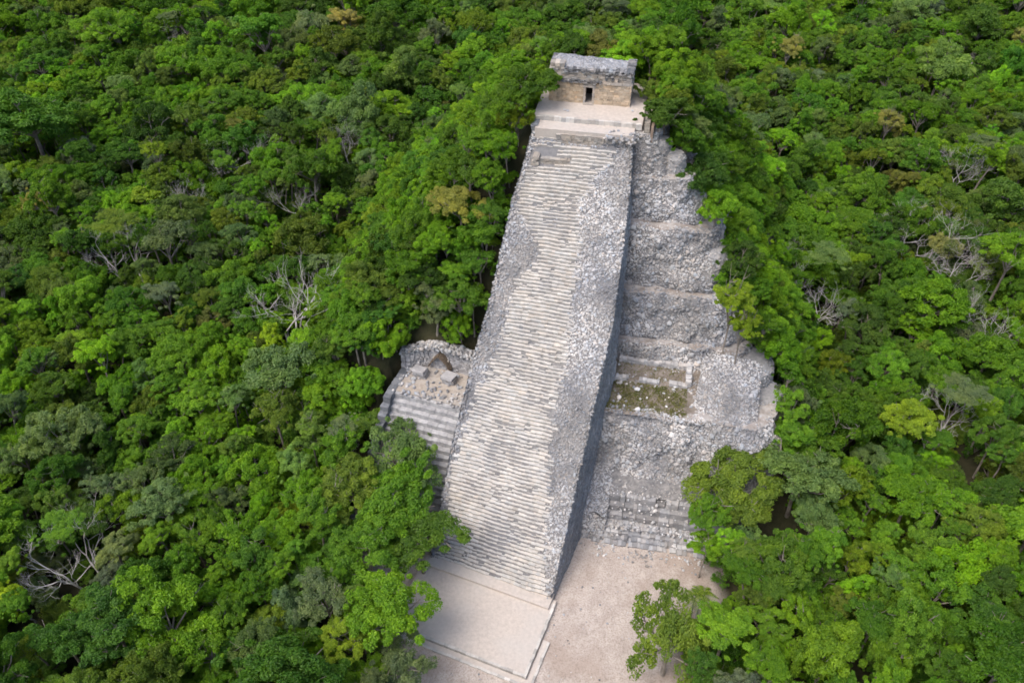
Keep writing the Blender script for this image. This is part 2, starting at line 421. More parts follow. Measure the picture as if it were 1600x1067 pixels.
# --- the steps, one object each
NST = 116
STEP_L = ([0, 3.5, 8.5, 11, 14, 17.5, 20, 22, 24, 26, 27.2, 28.2, 29.0, 29.9, 30.8, 32, 33, 34, 36, 38.4, 39.2], [-7.6, -7.5, -7.9, -7.7, -7.3, -6.5, -5.6, -5.2, -5.1, -5.2, -4.8, -3.4, -3.0, -3.1, -3.6, -5.4, -6.5, -7.2, -7.0, -6.7, -6.4])
STEP_R = ([0, 0.8, 5, 8.7, 12.8, 16.2, 19.6, 24.1, 28.1, 31.6, 35, 36.5, 38, 40], [7.6, 7.3, 5.9, 5.2, 3.8, 3.5, 3.5, 2.9, 2.4, 2.0, 1.0, 1.9, 3.2, 3.9])
GO = frame(1)[2] * 0
steps_z = np.linspace(1.0, 40.2, NST)
riseh = steps_z[1] - steps_z[0]
for k, z in enumerate(steps_z):
    l = np.interp(z, *STEP_L) + rng.uniform(-0.45, 0.45); r = np.interp(z, *STEP_R) + rng.uniform(-0.35, 0.35)
    if 37.6 < z < 39.2: l = max(l, -3.2)                       # wall stump interrupts the left end
    if z > 39.7: l, r = (-5.9, -3.6)
    mb = MB(); s = l
    A, u, nn = frame(z)
    u3 = np.array([u[0], u[1], 0]); n3 = np.array([nn[0], nn[1], 0])
    while s < r:
        w = rng.uniform(0.32, 0.95)
        sunk = rng.uniform(0.1, 0.2) if rng.random() < 0.05 else 0.0
        if nz(s, z * 1.6, 33.0, 0.30) > 0.56: sunk += rng.uniform(0.06, 0.22)
        dn = 0.14 * nz(s, z, 1.0, 0.30) + rng.normal(0, 0.028)
        dz = 0.13 * nz(s, z, 9.0, 0.16) + rng.normal(0, 0.016) - 0.12 * max(0, 1 - (min(s - l, r - s)) / 0.8) * rng.random() - sunk
        h = riseh + 0.16; dp = 0.62
        o = stair(s, z, dn - 0.02, dz)
        w_ = w - 0.004
        tilt = rng.normal(0, 0.02)
        front_t = o; und = n3 * 0.13
        p = [o - [0, 0, h] + und, o + u3 * w_ - [0, 0, h] + und, o + u3 * w_ + n3 * dp - [0, 0, h], o + n3 * dp - [0, 0, h],
             o + [0, 0, tilt], o + u3 * w_ - [0, 0, tilt], o + u3 * w_ + n3 * dp + [0, 0, 0.02], o + n3 * dp + [0, 0, 0.02]]
        p = np.array(p) + rng.normal(0, 0.014, (8, 3))
        g_ = np.clip(rng.normal(1.0, 0.065) + 0.12 * nz(s, z, 21.0, 0.6), 0.6, 1.35); hu = rng.normal(0.0, 0.015)
        mb.hexa(p, (g_ * (1 + hu), g_, g_ * (1 - hu)))
        s += w
    if mb.n: P_(mb.build('step', M['step']))
# --- rubble on the stair flanks, a little on the steps
def flank_keep(p, dens_in=0.012):
    out = np.zeros(len(p), bool)
    for i, q in enumerate(p):
        z = q[2]; A, u, nn = frame(min(z, 41)); s = (q[:2] - A) @ u
        l = np.interp(z, *STEP_L); r = np.interp(z, *STEP_R)
        wv = 0.5 * nz(s, z, 4.0, 0.5)
        out[i] = (s < l + 0.25 + wv) or (s > r - 0.2 + wv) or z > 39.6 or rng.random() < dens_in
    return out
p, nr = scatter(SP, 33.0, flank_keep)
# lying stones face outwards of the slope
nr = np.where((nr[:, 2] < 0)[:, None], -nr, nr)
P_(stones('flank_rubble', p, nr, rng.gamma(5, 0.0205, len(p)).clip(0.055, 0.28), M['rubble'], None, 0.70, 1.20, flat=0.7, sink=0.08))

# --- foot of the stair and plastered base platform
A0, u0, n0 = frame(0.6); u03 = np.array([*u0, 0]); n03 = np.array([*n0, 0]); Z3 = np.array([0, 0, 1.0])
def sbox(mb, s0, s1, n0_, n1, z0, z1, tone=(1, 1, 1), jit=0.0):
    q = A0 + u0 * s0 + n0 * n0_
    mb.box((q[0], q[1], z0), u03 * (s1 - s0), n03 * (n1 - n0_), Z3 * (z1 - z0), tone, jit)
mb = MB(); sbox(mb, -8.2, 8.25, -0.95, 1.2, -0.1, 0.80); P_(mb.build('bottom_step', M['plaster']))
# platform: two low tiers with irregular edging stones
mb = MB(); sbox(mb, -8.8, 8.75, -9.75, 0.6, -0.1, 0.42); P_(mb.build('base_platform', M['plaster']))
def edging(name, path, z0, h, depth, mat):
    mb = MB()
    for (s0, n0_), (s1, n1) in zip(path[:-1], path[1:]):
        L = math.hypot(s1 - s0, n1 - n0_); t = 0
        dx, dy = (s1 - s0) / L, (n1 - n0_) / L
        e = u03 * dx + n03 * dy; w = np.array([-e[1], e[0], 0])
        while t < L:
            ln = min(rng.uniform(0.4, 0.9), L - t)
            if ln < 0.15: break
            q = A0 + u0 * (s0 + dx * t) + n0 * (n0_ + dy * t)
            o = np.array([q[0], q[1], z0]) + w * rng.normal(0, 0.02)
            g_ = np.clip(rng.normal(1, 0.12), 0.6, 1.3)
            mb.box(o, e * (ln - 0.02), w * depth, Z3 * (h + rng.normal(0, 0.015)), (g_, g_, g_), 0.012)
            t += ln
    return P_(mb.build(name, mat))
edging('platform_kerb', [(-8.9, -9.85), (8.85, -9.85), (8.85, 0.2)], -0.1, 0.55, 0.32, M['step'])
mb = MB(); sbox(mb, -9.6, 9.75, -10.7, -9.9, -0.1, 0.08); sbox(mb, 9.0, 9.75, -9.9, -4.6, -0.1, 0.076); P_(mb.build('platform_tread', M['plaster']))
edging('platform_kerb', [(-9.6, -10.8), (9.85, -10.8), (9.85, -4.7)], -0.1, 0.30, 0.3, M['step'])

# --- body terraces on the right-hand side
def rrect(aL, aR, b0, b1, r, n=150):
    """open outline: front-left, along the front, round the right-hand corner, along the right side"""
    pts = []
    L1 = aR - r - aL; Lc = r * PI / 2; L2 = b1 - b0 - r; T = L1 + Lc + L2
    for i in range(n):
        t = T * i / (n - 1)
        if t < L1: pts.append((aL + t, b0))
        elif t < L1 + Lc:
            q = (t - L1) / r; pts.append((aR - r + r * math.sin(q), b0 + r - r * math.cos(q)))
        else: pts.append((aR, b0 + r + t - L1 - Lc))
    return np.array(pts)
M['ledge'] = simple_mat('ledge_earth', (0.24, 0.205, 0.18), (0.40, 0.375, 0.355), 0.9)
STONE_P, STONE_N, STONE_S = [], [], []
def terrace(z0, z1, b0, b1, aR0, aR1, r, name='terrace', dens=31.0, aL=-4.0, rough=0.25, back=52.0, size=1.0, seed=0.0, skip=None, topcap=True, mat='mortar'):
    o0 = rrect(aL, aR0, b0, back, r); o1 = rrect(aL, aR1, b1, back, max(r * 0.9, 0.3))
    rows = max(4, int((z1 - z0) / 0.55)); P = np.zeros((rows + 1, len(o0), 3))
    for i in range(rows + 1):
        t = i / rows
        ab = o0 * (1 - t) + o1 * t
        zz = z0 + (z1 - z0) * t
        for j in range(len(ab)):
            q = bw(ab[j, 0], ab[j, 1], zz)
            d = rough * nz(q[0], q[1], q[2] + seed, 0.35) if 0 < i else 0
            P[i, j] = (q[0] - d * 0.3, q[1] + d, zz + 0.55 * rough * nz(q[0], q[1], seed + 5, 0.22) * t)
    v, f = grid_surface(P)
    faces = [f]
    if topcap:
        top = (rows) * len(o0) + np.arange(len(o0))
        cb = np.array([bw(aL, back, z1)]); v = np.concatenate([v, cb]); ci = len(v) - 1
        tri = np.stack([top[:-1], top[1:], np.full(len(top) - 1, ci)], 1)
        P_(mobj('ledge', npmesh('ledge', v, tri), M['ledge']))
        v = v[:-1]
    o = P_(mobj(name, npmesh(name, v, faces), M[mat]))
    # only the excavated front and corner carry loose facing stones
    nc = int(len(o0) * min(1.0, (aR0 - aL + 9) / (aR0 - aL + back - b0)))
    p, nr = scatter(P[:, :nc], dens)
    nr = np.where((nr[:, 1] > 0)[:, None] & (np.abs(nr[:, 1]) > 0.15)[:, None], -nr, nr)
    big = rng.random(len(p)) < 0.02
    if skip is not None:
        k = ~skip(p); p, nr = p[k], nr[k]
    STONE_P.append(p); STONE_N.append(nr); STONE_S.append(np.where(big, rng.uniform(0.25, 0.42, len(p)), rng.gamma(5, 0.0205, len(p)).clip(0.055, 0.28)) * size)
    # a sprinkle on the ledge above
    e = P[rows, :nc]; m_ = int(len(e) * 3.0)
    ii = rng.integers(0, len(e), m_); q = e[ii] + np.stack([rng.normal(0, 0.3, m_), np.abs(rng.normal(0.35, 0.4, m_)), np.zeros(m_)], 1)
    STONE_P.append(q); STONE_N.append(np.tile((0, 0, 1.0), (m_, 1))); STONE_S.append(rng.uniform(0.06, 0.20, m_))
    return P
terrace(-0.2, 5.7, 4.3, 6.7, 22.0, 20.5, 3.5, seed=1, dens=3)
terrace(5.2, 13.4, 7.0, 10.45, 24.0, 22.6, 4.0, seed=2, rough=0.9)
terrace(13.0, 17.05, 19.0, 20.4, 21.0, 19.2, 3.5, seed=3, rough=0.7)
terrace(17.0, 22.95, 21.6, 23.6, 17.6, 16.3, 3.5, seed=4, rough=0.8)
terrace(22.9, 30.8, 25.3, 27.7, 15.2, 13.0, 3.2, seed=5, rough=0.85)
terrace(30.7, 36.2, 29.4, 30.8, 10.9, 8.4, 2.5, seed=6, rough=0.7)
terrace(36.0, 41.2, 31.6, 33.1, 5.6, 3.4, 1.6, seed=7, rough=0.4)
# rubble slope right of the ruined room, up to the corner towers
def slab(a0, a1, b0, z0, b1, z1, rough=0.3, seed=0, dens=31, name='rubble_slope', taper=0.0):
    na, nb = max(6, int((a1 - a0) / 0.5)), max(6, int(math.hypot(b1 - b0, z1 - z0) / 0.5))
    P = np.zeros((nb + 1, na + 1, 3))
    for i in range(nb + 1):
        for j in range(na + 1):
            t = i / nb; a = a0 + taper * t + (a1 - a0 - taper * t) * j / na
            fr = min(1, (na - j) / 3, ) * min(1, j / 3 + 0.0)
            q = bw(a, b0 + (b1 - b0) * t, z0 + (z1 - z0) * t - 0.8 * (1 - fr))
            P[i, j] = q + np.array([0, 0, rough * nz(q[0], q[1], q[2] + seed, 0.4)])
    v, f = grid_surface(P)
    P_(mobj(name, npmesh(name, v, f), M['mortar']))
    p, nr = scatter(P, dens); nr = np.where((nr[:, 2] < 0)[:, None], -nr, nr)
    STONE_P.append(p); STONE_N.append(nr); STONE_S.append(rng.gamma(5, 0.0205, len(p)).clip(0.055, 0.28))
slab(12.0, 20.5, 11.0, 13.2, 19.4, 17.4, seed=11, taper=1.0)
slab(-1.4, 2.9, -0.4, -0.6, 1.6, 3.6, seed=15, rough=0.6, name='rubble_pier')
slab(-1.4, 3.0, 1.4, 3.4, 8.5, 7.9, seed=12, rough=0.7, name='rubble_pier')                 # rubble pier beside the stairway wall
slab(1.0, 19.5, 4.6, 4.5, 7.4, 6.0, seed=13, dens=4, rough=0.5, name='tan_bank')
slab(3.0, 21.5, 6.6, 5.6, 9.0, 8.2, seed=14, rough=0.7)
# round buttress corner towers
def tower(a, b, r0, r1, z0, z1, seed):
    n, rows = 40, 8; P = np.zeros((rows + 1, n, 3))
    for i in range(rows + 1):
        t = i / rows; r = r0 + (r1 - r0) * t - (0.25 * r0 if i == rows else 0)
        for j in range(n):
            an = 2 * PI * j / (n - 1)
            rr = r * (1 + 0.06 * nz(math.cos(an) * 2, math.sin(an) * 2, i * 0.4 + seed, 0.8))
            P[i, j] = bw(a + rr * math.cos(an), b + rr * math.sin(an), z0 + (z1 - z0) * min(t, 1) + (0.1 if i == rows else 0))
    v, f = grid_surface(P); top = rows * n + np.arange(n)
    P_(mobj('buttress', npmesh('buttress', v, [f, top[None]]), M['smooth_plain']))
    p, nr = scatter(P, 12.0); nr = -nr if (nr[:, 1] * (p[:, 1] - bw(a, b, 0)[1])).mean() < 0 else nr
    STONE_P.append(p); STONE_N.append(nr); STONE_S.append(rng.uniform(0.07, 0.18, len(p)))
M['smooth_plain'] = stone_mat('worn_fill', (0.37, 0.355, 0.345), (0.24, 0.235, 0.235), (0.22, 0.225, 0.24), 0.5, attr=False)
tower(19.4, 20.9, 3.6, 2.9, 11.0, 16.4, 1); tower(21.6, 17.8, 3.4, 2.8, 8.5, 13.6, 2)
tower(13.0, 29.0, 2.7, 2.0, 22.0, 28.2, 3); tower(8.6, 33.0, 2.6, 1.9, 29.0, 34.0, 4)
tower(6.0, 33.8, 1.7, 1.2, 34.5, 38.6, 5); tower(4.0, 34.6, 1.6, 1.2, 36.0, 40.0, 6)
tower(21.6, 13.2, 3.0, 2.5, 5.0, 11.2, 7); tower(16.2, 25.0, 2.6, 2.1, 15.5, 20.8, 8)
P_(stones('terrace_rubble', np.concatenate(STONE_P), np.concatenate(STONE_N), np.concatenate(STONE_S), M['rubble'], None, 0.68, 1.20, flat=0.66, sink=0.08))

# --- lower steps at the foot of the right terrace
def block_row(mb, a0, a1, b0, b1, z0, z1, wl=(0.4, 1.0), gap=0.02, jit=0.02, miss=0.0, lo=0.75, hi=1.2):
    s = a0; U3 = np.array([*U, 0]); N3 = np.array([*N, 0])
    while s < a1 - 0.1:
        w = min(rng.uniform(*wl), a1 - s)
        if True:
            g_ = rng.uniform(lo, hi); hu = rng.normal(0, 0.02)
            o = bw(s, b0 + rng.normal(0, 0.03), z0 - (0.35 * (z1 - z0) if rng.random() < miss else 0.0))
            mb.box(o, U3 * (w - gap), N3 * (b1 - b0), Z3 * (z1 - z0 + rng.normal(0, 0.02)), (g_ * (1 + hu), g_, g_ * (1 - hu)), jit)
        s += w
low = [(-0.3, 0.2, -0.45, 0.1), (-0.3, 0.5, 0.25, 0.04), (0.4, 0.95, 0.85, 0.05), (0.9, 1.45, 1.5, 0.04), (1.3, 2.35, 2.55, 0.0), (2.3, 3.35, 3.25, 0.0), (3.2, 4.45, 4.0, 0.0)]
for z0, z1, b0, ms in low:
    mb = MB()
    smooth = ms == 0.0
    block_row(mb, 1.3 if not smooth else 2.8, 19.0, b0, b0 + 3.0, z0 - 0.3, z1, (0.3, 0.8) if not smooth else (0.5, 1.7), 0.012, 0.055, ms if not smooth else 0.08, 0.6, 1.15)
    P_(mb.build('lower_step', M['smooth'] if smooth else M['rubble']))

pp = []
for _ in range(700):
    b_ = rng.uniform(0.1, 5.0); zz = 0.05 + np.interp(b_, [0, 0.3, 1.4, 2.6, 3.3, 4.1, 5], [0, 0.4, 1.0, 2.35, 3.35, 4.45, 4.7])
    if rng.random() < 0.45: b_ = rng.uniform(1.0, 2.4); zz = 1.5
    pp.append(bw(rng.uniform(1.6, 18.5), b_, zz))
for _ in range(160): pp.append(bw(rng.uniform(2, 16), rng.normal(-1.2, 0.9), 0.0))
P_(stones('foot_rubble', pp, np.tile((0, -0.2, 1.0), (len(pp), 1)), rng.gamma(4, 0.03, len(pp)).clip(0.05, 0.3), M['rubble'], None, 0.6, 1.4, flat=0.8))

# --- grassy ledge with the ruined room
def ledge_z(b): return 13.45 + (b - 10.4) * 0.12
n_a, n_b = 34, 22; P = np.zeros((n_b + 1, n_a + 1, 3))
for i in range(n_b + 1):
    for j in range(n_a + 1):
        b_ = 10.2 + 9.2 * i / n_b; a_ = -0.5 + 14.0 * j / n_a
        q = bw(a_, b_, ledge_z(b_)); P[i, j] = q + [0, 0, 0.1 * nz(q[0], q[1], 2, 0.6)]
v, f = grid_surface(P); P_(mobj('ledge_floor', npmesh('ledge_floor', v, f, smooth=True), M['soil']))
M['grass'] = simple_mat('dry_grass', (0.10, 0.115, 0.025), (0.17, 0.155, 0.06), 0.8)
def grass_patch(name, cond, n, label=None):
    p, nr = scatter(P, n); a_, b_ = toab(p[:, 0], p[:, 1]); k = cond(a_, b_) & (rng.random(len(p)) < 0.5 + 0.5 * np.array([nz(x, y, 1, 0.5) > -0.12 for x, y in p[:, :2]])); p = p[k]
    m_ = len(p); an = rng.random(m_) * PI; h = rng.uniform(0.08, 0.26, m_); w = rng.uniform(0.04, 0.10, m_)
    d = np.stack([np.cos(an), np.sin(an), np.zeros(m_)], 1) * w[:, None]; t = rng.normal(0, 0.12, (m_, 3)); t[:, 2] = h
    V = np.stack([p - d, p + d, p + t], 1).reshape(-1, 3); Fc = np.arange(m_ * 3).reshape(-1, 3)
    o = mobj(name, npmesh(name, V, Fc), M['grass']); return o
gr = P_(grass_patch('grass', lambda a, b: (a > 0.6) & (a < 11.4) & (b > 10.8) & (b < 15.6), 130)); gr['kind'] = 'stuff'
gr = P_(grass_patch('grass', lambda a, b: (a > 1.5) & (a < 10.8) & (b > 16.2) & (b < 19.0), 30)); gr['kind'] = 'stuff'
def low_wall(a0, a1, b0, b1, h, name='low_wall'):
    mb = MB(); zb = ledge_z((b0 + b1) / 2) - 0.2
    rows = max(1, round(h / 0.3))
    for r_ in range(rows):
        if a1 - a0 >= b1 - b0: block_row(mb, a0, a1, b0, b1, zb + r_ * h / rows, zb + (r_ + 1) * h / rows + (0.2 if r_ == 0 else 0), (0.3, 0.7), 0.02, 0.03, 0.3 if r_ == rows - 1 else 0.05, 0.75, 1.25)
        else:
            b_ = b0
            while b_ < b1:
                block_row(mb, a0, a1, b_, b_ + 0.5, zb + r_ * h / rows, zb + (r_ + 1) * h / rows, (0.5, 0.9), 0.02, 0.03, 0.3 if r_ == rows - 1 else 0.05, 0.75, 1.25); b_ += 0.52
    P_(mb.build(name, M['rubble']))
low_wall(0.6, 3.4, 15.7, 16.4, 0.75); low_wall(4.9, 7.6, 15.7, 16.4, 0.65); low_wall(8.9, 11.3, 15.7, 16.4, 0.7)
low_wall(11.0, 11.8, 16.0, 19.3, 1.0); low_wall(2.0, 11.2, 18.9, 19.5, 0.9); low_wall(1.0, 1.7, 16.3, 18.3, 1.1)
low_wall(2.4, 2.7, 10.9, 12.6, 0.3, 'boulder_row')
pts = np.array([bw(a, b, ledge_z(b) + 0.1) for a, b in ((2.6, 12.6), (4.8, 14.4), (6.2, 13.2), (0.9, 13.2), (8.8, 12.2), (5.2, 11.1), (3.4, 11.4))])
pp = []
for _ in range(620):
    k = rng.random() * 0.87
    if k < 0.38: a_, b_ = rng.uniform(-0.5, 13.5), 10.1 + abs(rng.normal(0, 0.7))
    elif k < 0.62: a_, b_ = 13.6 - abs(rng.normal(0, 0.9)), rng.uniform(10.2, 19.3)
    elif k < 0.82: a_, b_ = rng.uniform(0.4, 12), rng.choice([15.5, 16.6, 18.7]) + rng.normal(0, 0.3)
    else: a_, b_ = rng.uniform(-0.3, 12.5), rng.uniform(10.5, 19.3)
    pp.append(bw(a_, b_, ledge_z(b_)))
P_(stones('ledge_rubble', pp, np.tile((0, 0, 1.0), (len(pp), 1)), rng.gamma(4, 0.032, len(pp)).clip(0.05, 0.3), M['rubble'], None, 0.6, 1.2, flat=0.8))
P_(stones('loose_boulders', pts, np.tile((0, 0, 1.0), (7, 1)), np.array([0.42, 0.36, 0.2, 0.2, 0.2, 0.42, 0.25]), M['rubble'], None, 1.5, 1.8, flat=0.8))
low_wall(17.3, 20.0, 14.6, 15.2, 1.6, 'low_wall'); low_wall(19.4, 20.2, 15.2, 17.6, 1.5, 'low_wall')

# --- summit landing
def bbox(mb, a0, a1, b0, b1, z0, z1, tone=(1, 1, 1), jit=0.0):
    o = bw(a0, b0, z0); mb.box(o, np.array([*U, 0]) * (a1 - a0), np.array([*N, 0]) * (b1 - b0), Z3 * (z1 - z0), tone, jit)
mb = MB(); bbox(mb, -13.0, 1.2, 34.0, 46.5, 38.5, 42.0); P_(mb.build('summit_floor', M['plaster']))
mb = MB(); block_row(mb, -13.1, 1.25, 33.85, 34.3, 41.2, 42.02, (0.4, 0.9), 0.015, 0.02); P_(mb.build('floor_kerb', M['step']))
mb = MB(); bbox(mb, -12.4, 0.3, 31.6, 33.9, 38.0, 41.45); P_(mb.build('landing', M['plaster']))
mb = MB()
for zc in np.arange(39.3, 42.4, 0.42): block_row(mb, 1.5, 2.2, 33.2, 38.6, zc, zc + 0.42, (0.7, 0.72), 0.0, 0.015)
P_(mb.build('parapet', M['frieze']))
mb = MB(); bbox(mb, 2.35, 2.7, 33.0, 38.4, 39.0, 42.2); P_(mb.build('parapet', M['wood']))
# broken wall faces at the head of the stair
def facewall(a0, a1, b0, b1, z0, z1, mat, name='retaining_wall', lo=0.8, hi=1.15):
    mb = MB(); z = z0
    while z < z1:
        h = min(rng.uniform(0.26, 0.4), z1 - z + 0.02); block_row(mb, a0 + rng.uniform(-0.2, 0.2), a1 + rng.uniform(-0.2, 0.2), b0, b1, z, z + h - 0.015, (0.35, 0.8), 0.02, 0.015, 0, lo, hi); z += h
    P_(mb.build(name, M[mat]))
facewall(-9.6, -3.4, 31.3, 32.4, 39.2, 41.0, 'frieze')
facewall(-11.4, -7.4, 29.3, 30.9, 36.8, 38.4, 'frieze', lo=0.75, hi=1.05)
facewall(-12.3, -11.5, 29.0, 32.0, 36.0, 38.7, 'frieze')
facewall(-12.9, -12.2, 32.0, 34.4, 37.0, 41.6, 'wallside')
pp = [bw(rng.uniform(-3.4, 0.9), rng.uniform(30.8, 33.0), 41.0 + rng.uniform(-0.4, 0.4)) for _ in range(90)]
P_(stones('summit_rubble', pp, np.tile((0, -0.3, 1.0), (len(pp), 1)), rng.uniform(0.12, 0.38, len(pp)), M['rubble'], None, 0.7, 1.5, flat=0.8))
pp = [bw(-9.2, 36.2, 42.05), bw(-8.8, 36.0, 42.05), bw(-5.9, 32.9, 41.3), bw(-6.2, 33.0, 41.3), bw(-0.4, 37.6, 42.05), bw(0.6, 37.2, 42.05)]
P_(stones('loose_boulders', pp, np.tile((0, 0, 1.0), (len(pp), 1)), np.full(len(pp), 0.22), M['rubble'], None, 1.0, 1.4))

# --- left annex: stair, terrace, back wall
def asn(s, n, z):
    q = AF[0] + AF[1] * s + AF[2] * n; return np.array([q[0], q[1], z])
au3 = np.array([*AF[1], 0]); an3 = np.array([*AF[2], 0])
def abox(mb, s0, s1, n0_, n1, z0, z1, tone=(1, 1, 1), jit=0.0): mb.box(asn(s0, n0_, z0), au3 * (s1 - s0), an3 * (n1 - n0_), Z3 * (z1 - z0), tone, jit)
mb = MB(); abox(mb, -19.7, -6.5, 4.05, 10.4, -0.3, 12.45); P_(mb.build('annex_terrace', M['annex_floor']))
NA = 18
for k in range(NA):
    zt = 12.3 - k * 0.685; n_ = 3.55 - k * 0.68
    mb = MB(); s = -19.3 + rng.uniform(-0.2, 0.2)
    while s < -7.6:
        w = rng.uniform(0.4, 1.1); g_ = rng.uniform(0.9, 1.25)
        abox(mb, s, min(s + w - 0.015, -7.4), n_ + rng.normal(0, 0.04), n_ + 1.0, max(-0.2, zt - 1.0), zt + rng.normal(0, 0.025), (g_, g_, g_), 0.015); s += w
    P_(mb.build('annex_step', M['smooth']))
mb = MB()
for k in range(14):
    z0 = 0.0 + k * 0.9
    nf = -9.5 + z0 * 1.0
    s = nf
    while s < 9.8:
        w = rng.uniform(0.5, 1.0); g_ = rng.uniform(0.55, 0.9)
        o = asn(-20.4 + 0.08 * z0 * 0.5, s, z0); mb.box(o, au3 * 1.1, an3 * (w - 0.02), Z3 * 0.88, (g_, g_, g_), 0.03); s += w
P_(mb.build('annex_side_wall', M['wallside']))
# back wall, uneven crest
def annex_back():
    mb = MB(); z = 12.4; r_ = 0
    while z < 16.4:
        h = rng.uniform(0.26, 0.36); s = -20.0
        while s < -6.2:
            w = rng.uniform(0.3, 0.7); crest = 15.3 + 0.9 * math.sin((s + 20) * 0.24) + 0.25 * nz(s, 0, 0, 0.9)
            if z + h < crest:
                g_ = rng.uniform(0.6, 1.15); nn2 = 9.9 + (z - 12.4) * 0.14 + (max(0, -16.5 - s)) * -0.45 + rng.normal(0, 0.04)
                abox(mb, s, s + w - 0.02, nn2, nn2 + 1.3, z, z + h - 0.015, (g_, g_, g_ * 1.02), 0.025)
            s += w
        z += h
    P_(mb.build('annex_back_wall', M['rubble']))
annex_back()
pp = []
for _ in range(520):
    s = rng.uniform(-20, -6.3); pp.append(asn(s, rng.uniform(9.7, 11.4) - max(0, -16.5 - s) * 0.45, 15.3 + 0.9 * math.sin((s + 20) * 0.24) + rng.uniform(-0.4, 0.1)))
for _ in range(420):
    pp.append(asn(rng.uniform(-19.4, -7.4) if rng.random() < 0.4 else rng.uniform(-9.6, -7.4), rng.uniform(3.5, 9.5), 12.5))
P_(stones('annex_rubble', pp, np.tile((0, -0.3, 1.0), (len(pp), 1)), rng.uniform(0.12, 0.34, len(pp)), M['rubble'], None, 0.5, 1.2, flat=0.8))

# ------------------------------------------------------------------ temple on the summit
TTH = math.radians(-11.4); TU = np.array([math.cos(TTH), math.sin(TTH)]); TN = np.array([-TU[1], TU[0]])
tp0 = onz(857, 157, 42.0)
TEMPLE = thing('summit_temple', 'small square tan stone temple with one dark doorway on the pyramid summit', 'temple', loc=(float(tp0[0]), float(tp0[1]), 42.0), rz=TTH)
TW, TD, WH = 10.95, 4.7, 2.85
def masonry(mb, x0, x1, y0, y1, z0, z1, axis='x', wl=(0.35, 0.75), ch=(0.24, 0.36), lo=0.8, hi=1.2, jit=0.014, proud=0.025, miss=0.0):
    z = z0
    while z < z1 - 0.05:
        h = min(rng.uniform(*ch), z1 - z); s = (x0 if axis == 'x' else y0); e = (x1 if axis == 'x' else y1)
        if z1 - (z + h) < 0.12: h = z1 - z
        while s < e - 0.02:
            w = min(rng.uniform(*wl), e - s)
            if e - (s + w) < 0.12: w = e - s
            g_ = rng.uniform(lo, hi); hu = rng.normal(0, 0.03); pr = rng.normal(0, proud)
            if rng.random() >= miss:
                if axis == 'x': mb.box((s + .008, y0 + pr, z + .008), (w - .016, 0, 0), (0, y1 - y0 - pr, 0), (0, 0, h - .016), (g_ * (1 + hu), g_, g_ * (1 - hu)), jit)
                else: mb.box((x0, s + .008, z + .008), (x1 - x0 + pr, 0, 0), (0, w - .016, 0), (0, 0, h - .016), (g_ * (1 + hu), g_, g_ * (1 - hu)), jit)
            s += w
        z += h
DX0, DX1, DH = 4.95, 5.85, 2.25
mb = MB(); masonry(mb, 0, DX0 - 0.3, 0, 0.8, 0, WH); mb.build('front_wall', M['tan'], TEMPLE)
mb = MB(); masonry(mb, DX1 + 0.3, TW, 0, 0.8, 0, WH); mb.build('front_wall', M['tan'], TEMPLE)
mb = MB(); masonry(mb, DX0 - 0.3, DX1 + 0.3, 0.0, 0.8, DH + 0.3, WH); mb.build('front_wall', M['frieze'], TEMPLE)
mb = MB(); mb.box((DX0 - 0.4, -0.03, DH), (DX1 - DX0 + 0.8, 0, 0), (0, 0.8, 0), (0, 0, 0.29), (1, 1, 1), 0.015); mb.build('door_lintel', M['frieze'], TEMPLE)
for xx in (DX0 - 0.3, DX1):
    mb = MB(); masonry(mb, xx, xx + 0.3, -0.02, 0.78, 0, DH, wl=(0.3, 0.31), ch=(0.4, 0.7)); mb.build('door_jamb', M['frieze'], TEMPLE)
mb = MB(); mb.box((DX0 - 0.2, -0.45, 0.0), (1.3, 0, 0), (0, 0.42, 0), (0, 0, 0.16), (1, 1, 1), 0.02); mb.build('door_sill', M['frieze'], TEMPLE)
mb = MB(); mb.box((0.4, 3.2, 0.0), (TW - 0.8, 0, 0), (0, 0.3, 0), (0, 0, WH), (1, 1, 1)); mb.build('inner_shade_wall', M['dark'], TEMPLE)  # painted near black so the doorway shows interior shade
mb = MB(); masonry(mb, 0, 0.8, 0.81, TD, 0, WH, 'y'); mb.build('side_wall', M['tan'], TEMPLE)
mb = MB(); masonry(mb, TW - 0.8, TW, 0.81, TD, 0, WH, 'y'); mb.build('side_wall', M['frieze'], TEMPLE)
mb = MB(); masonry(mb, 0.81, TW - 0.81, TD - 0.8, TD, 0, WH); mb.build('back_wall', M['frieze'], TEMPLE)
# lower cornice: dark broken mouldings on the left two thirds, a plain band on the right
mb = MB(); masonry(mb, -0.25, 7.0, -0.28, 1.0, WH + 0.01, WH + 0.42, wl=(0.25, 0.7), ch=(0.19, 0.23), lo=0.45, hi=1.3, jit=0.05, proud=0.07, miss=0.10); mb.build('cornice', M['cornice'], TEMPLE)
mb = MB(); masonry(mb, 7.0, TW + 0.1, -0.08, 1.0, WH + 0.01, WH + 0.36, wl=(0.4, 0.9), ch=(0.3, 0.36), lo=0.9, hi=1.15); mb.build('cornice', M['frieze'], TEMPLE)
mb = MB(); masonry(mb, 0.02, TW - 0.05, 0.03, 1.0, WH + 0.36, WH + 1.35, wl=(0.35, 0.8), lo=0.75, hi=1.2, proud=0.04, jit=0.02); mb.build('frieze', M['frieze'], TEMPLE)
for x0 in (0.02, TW - 0.95):
    mb = MB(); masonry(mb, x0, x0 + 0.9, 1.01, TD, WH + 0.01, WH + 1.35, 'y', lo=0.7, hi=1.1); mb.build('frieze', M['frieze'], TEMPLE)
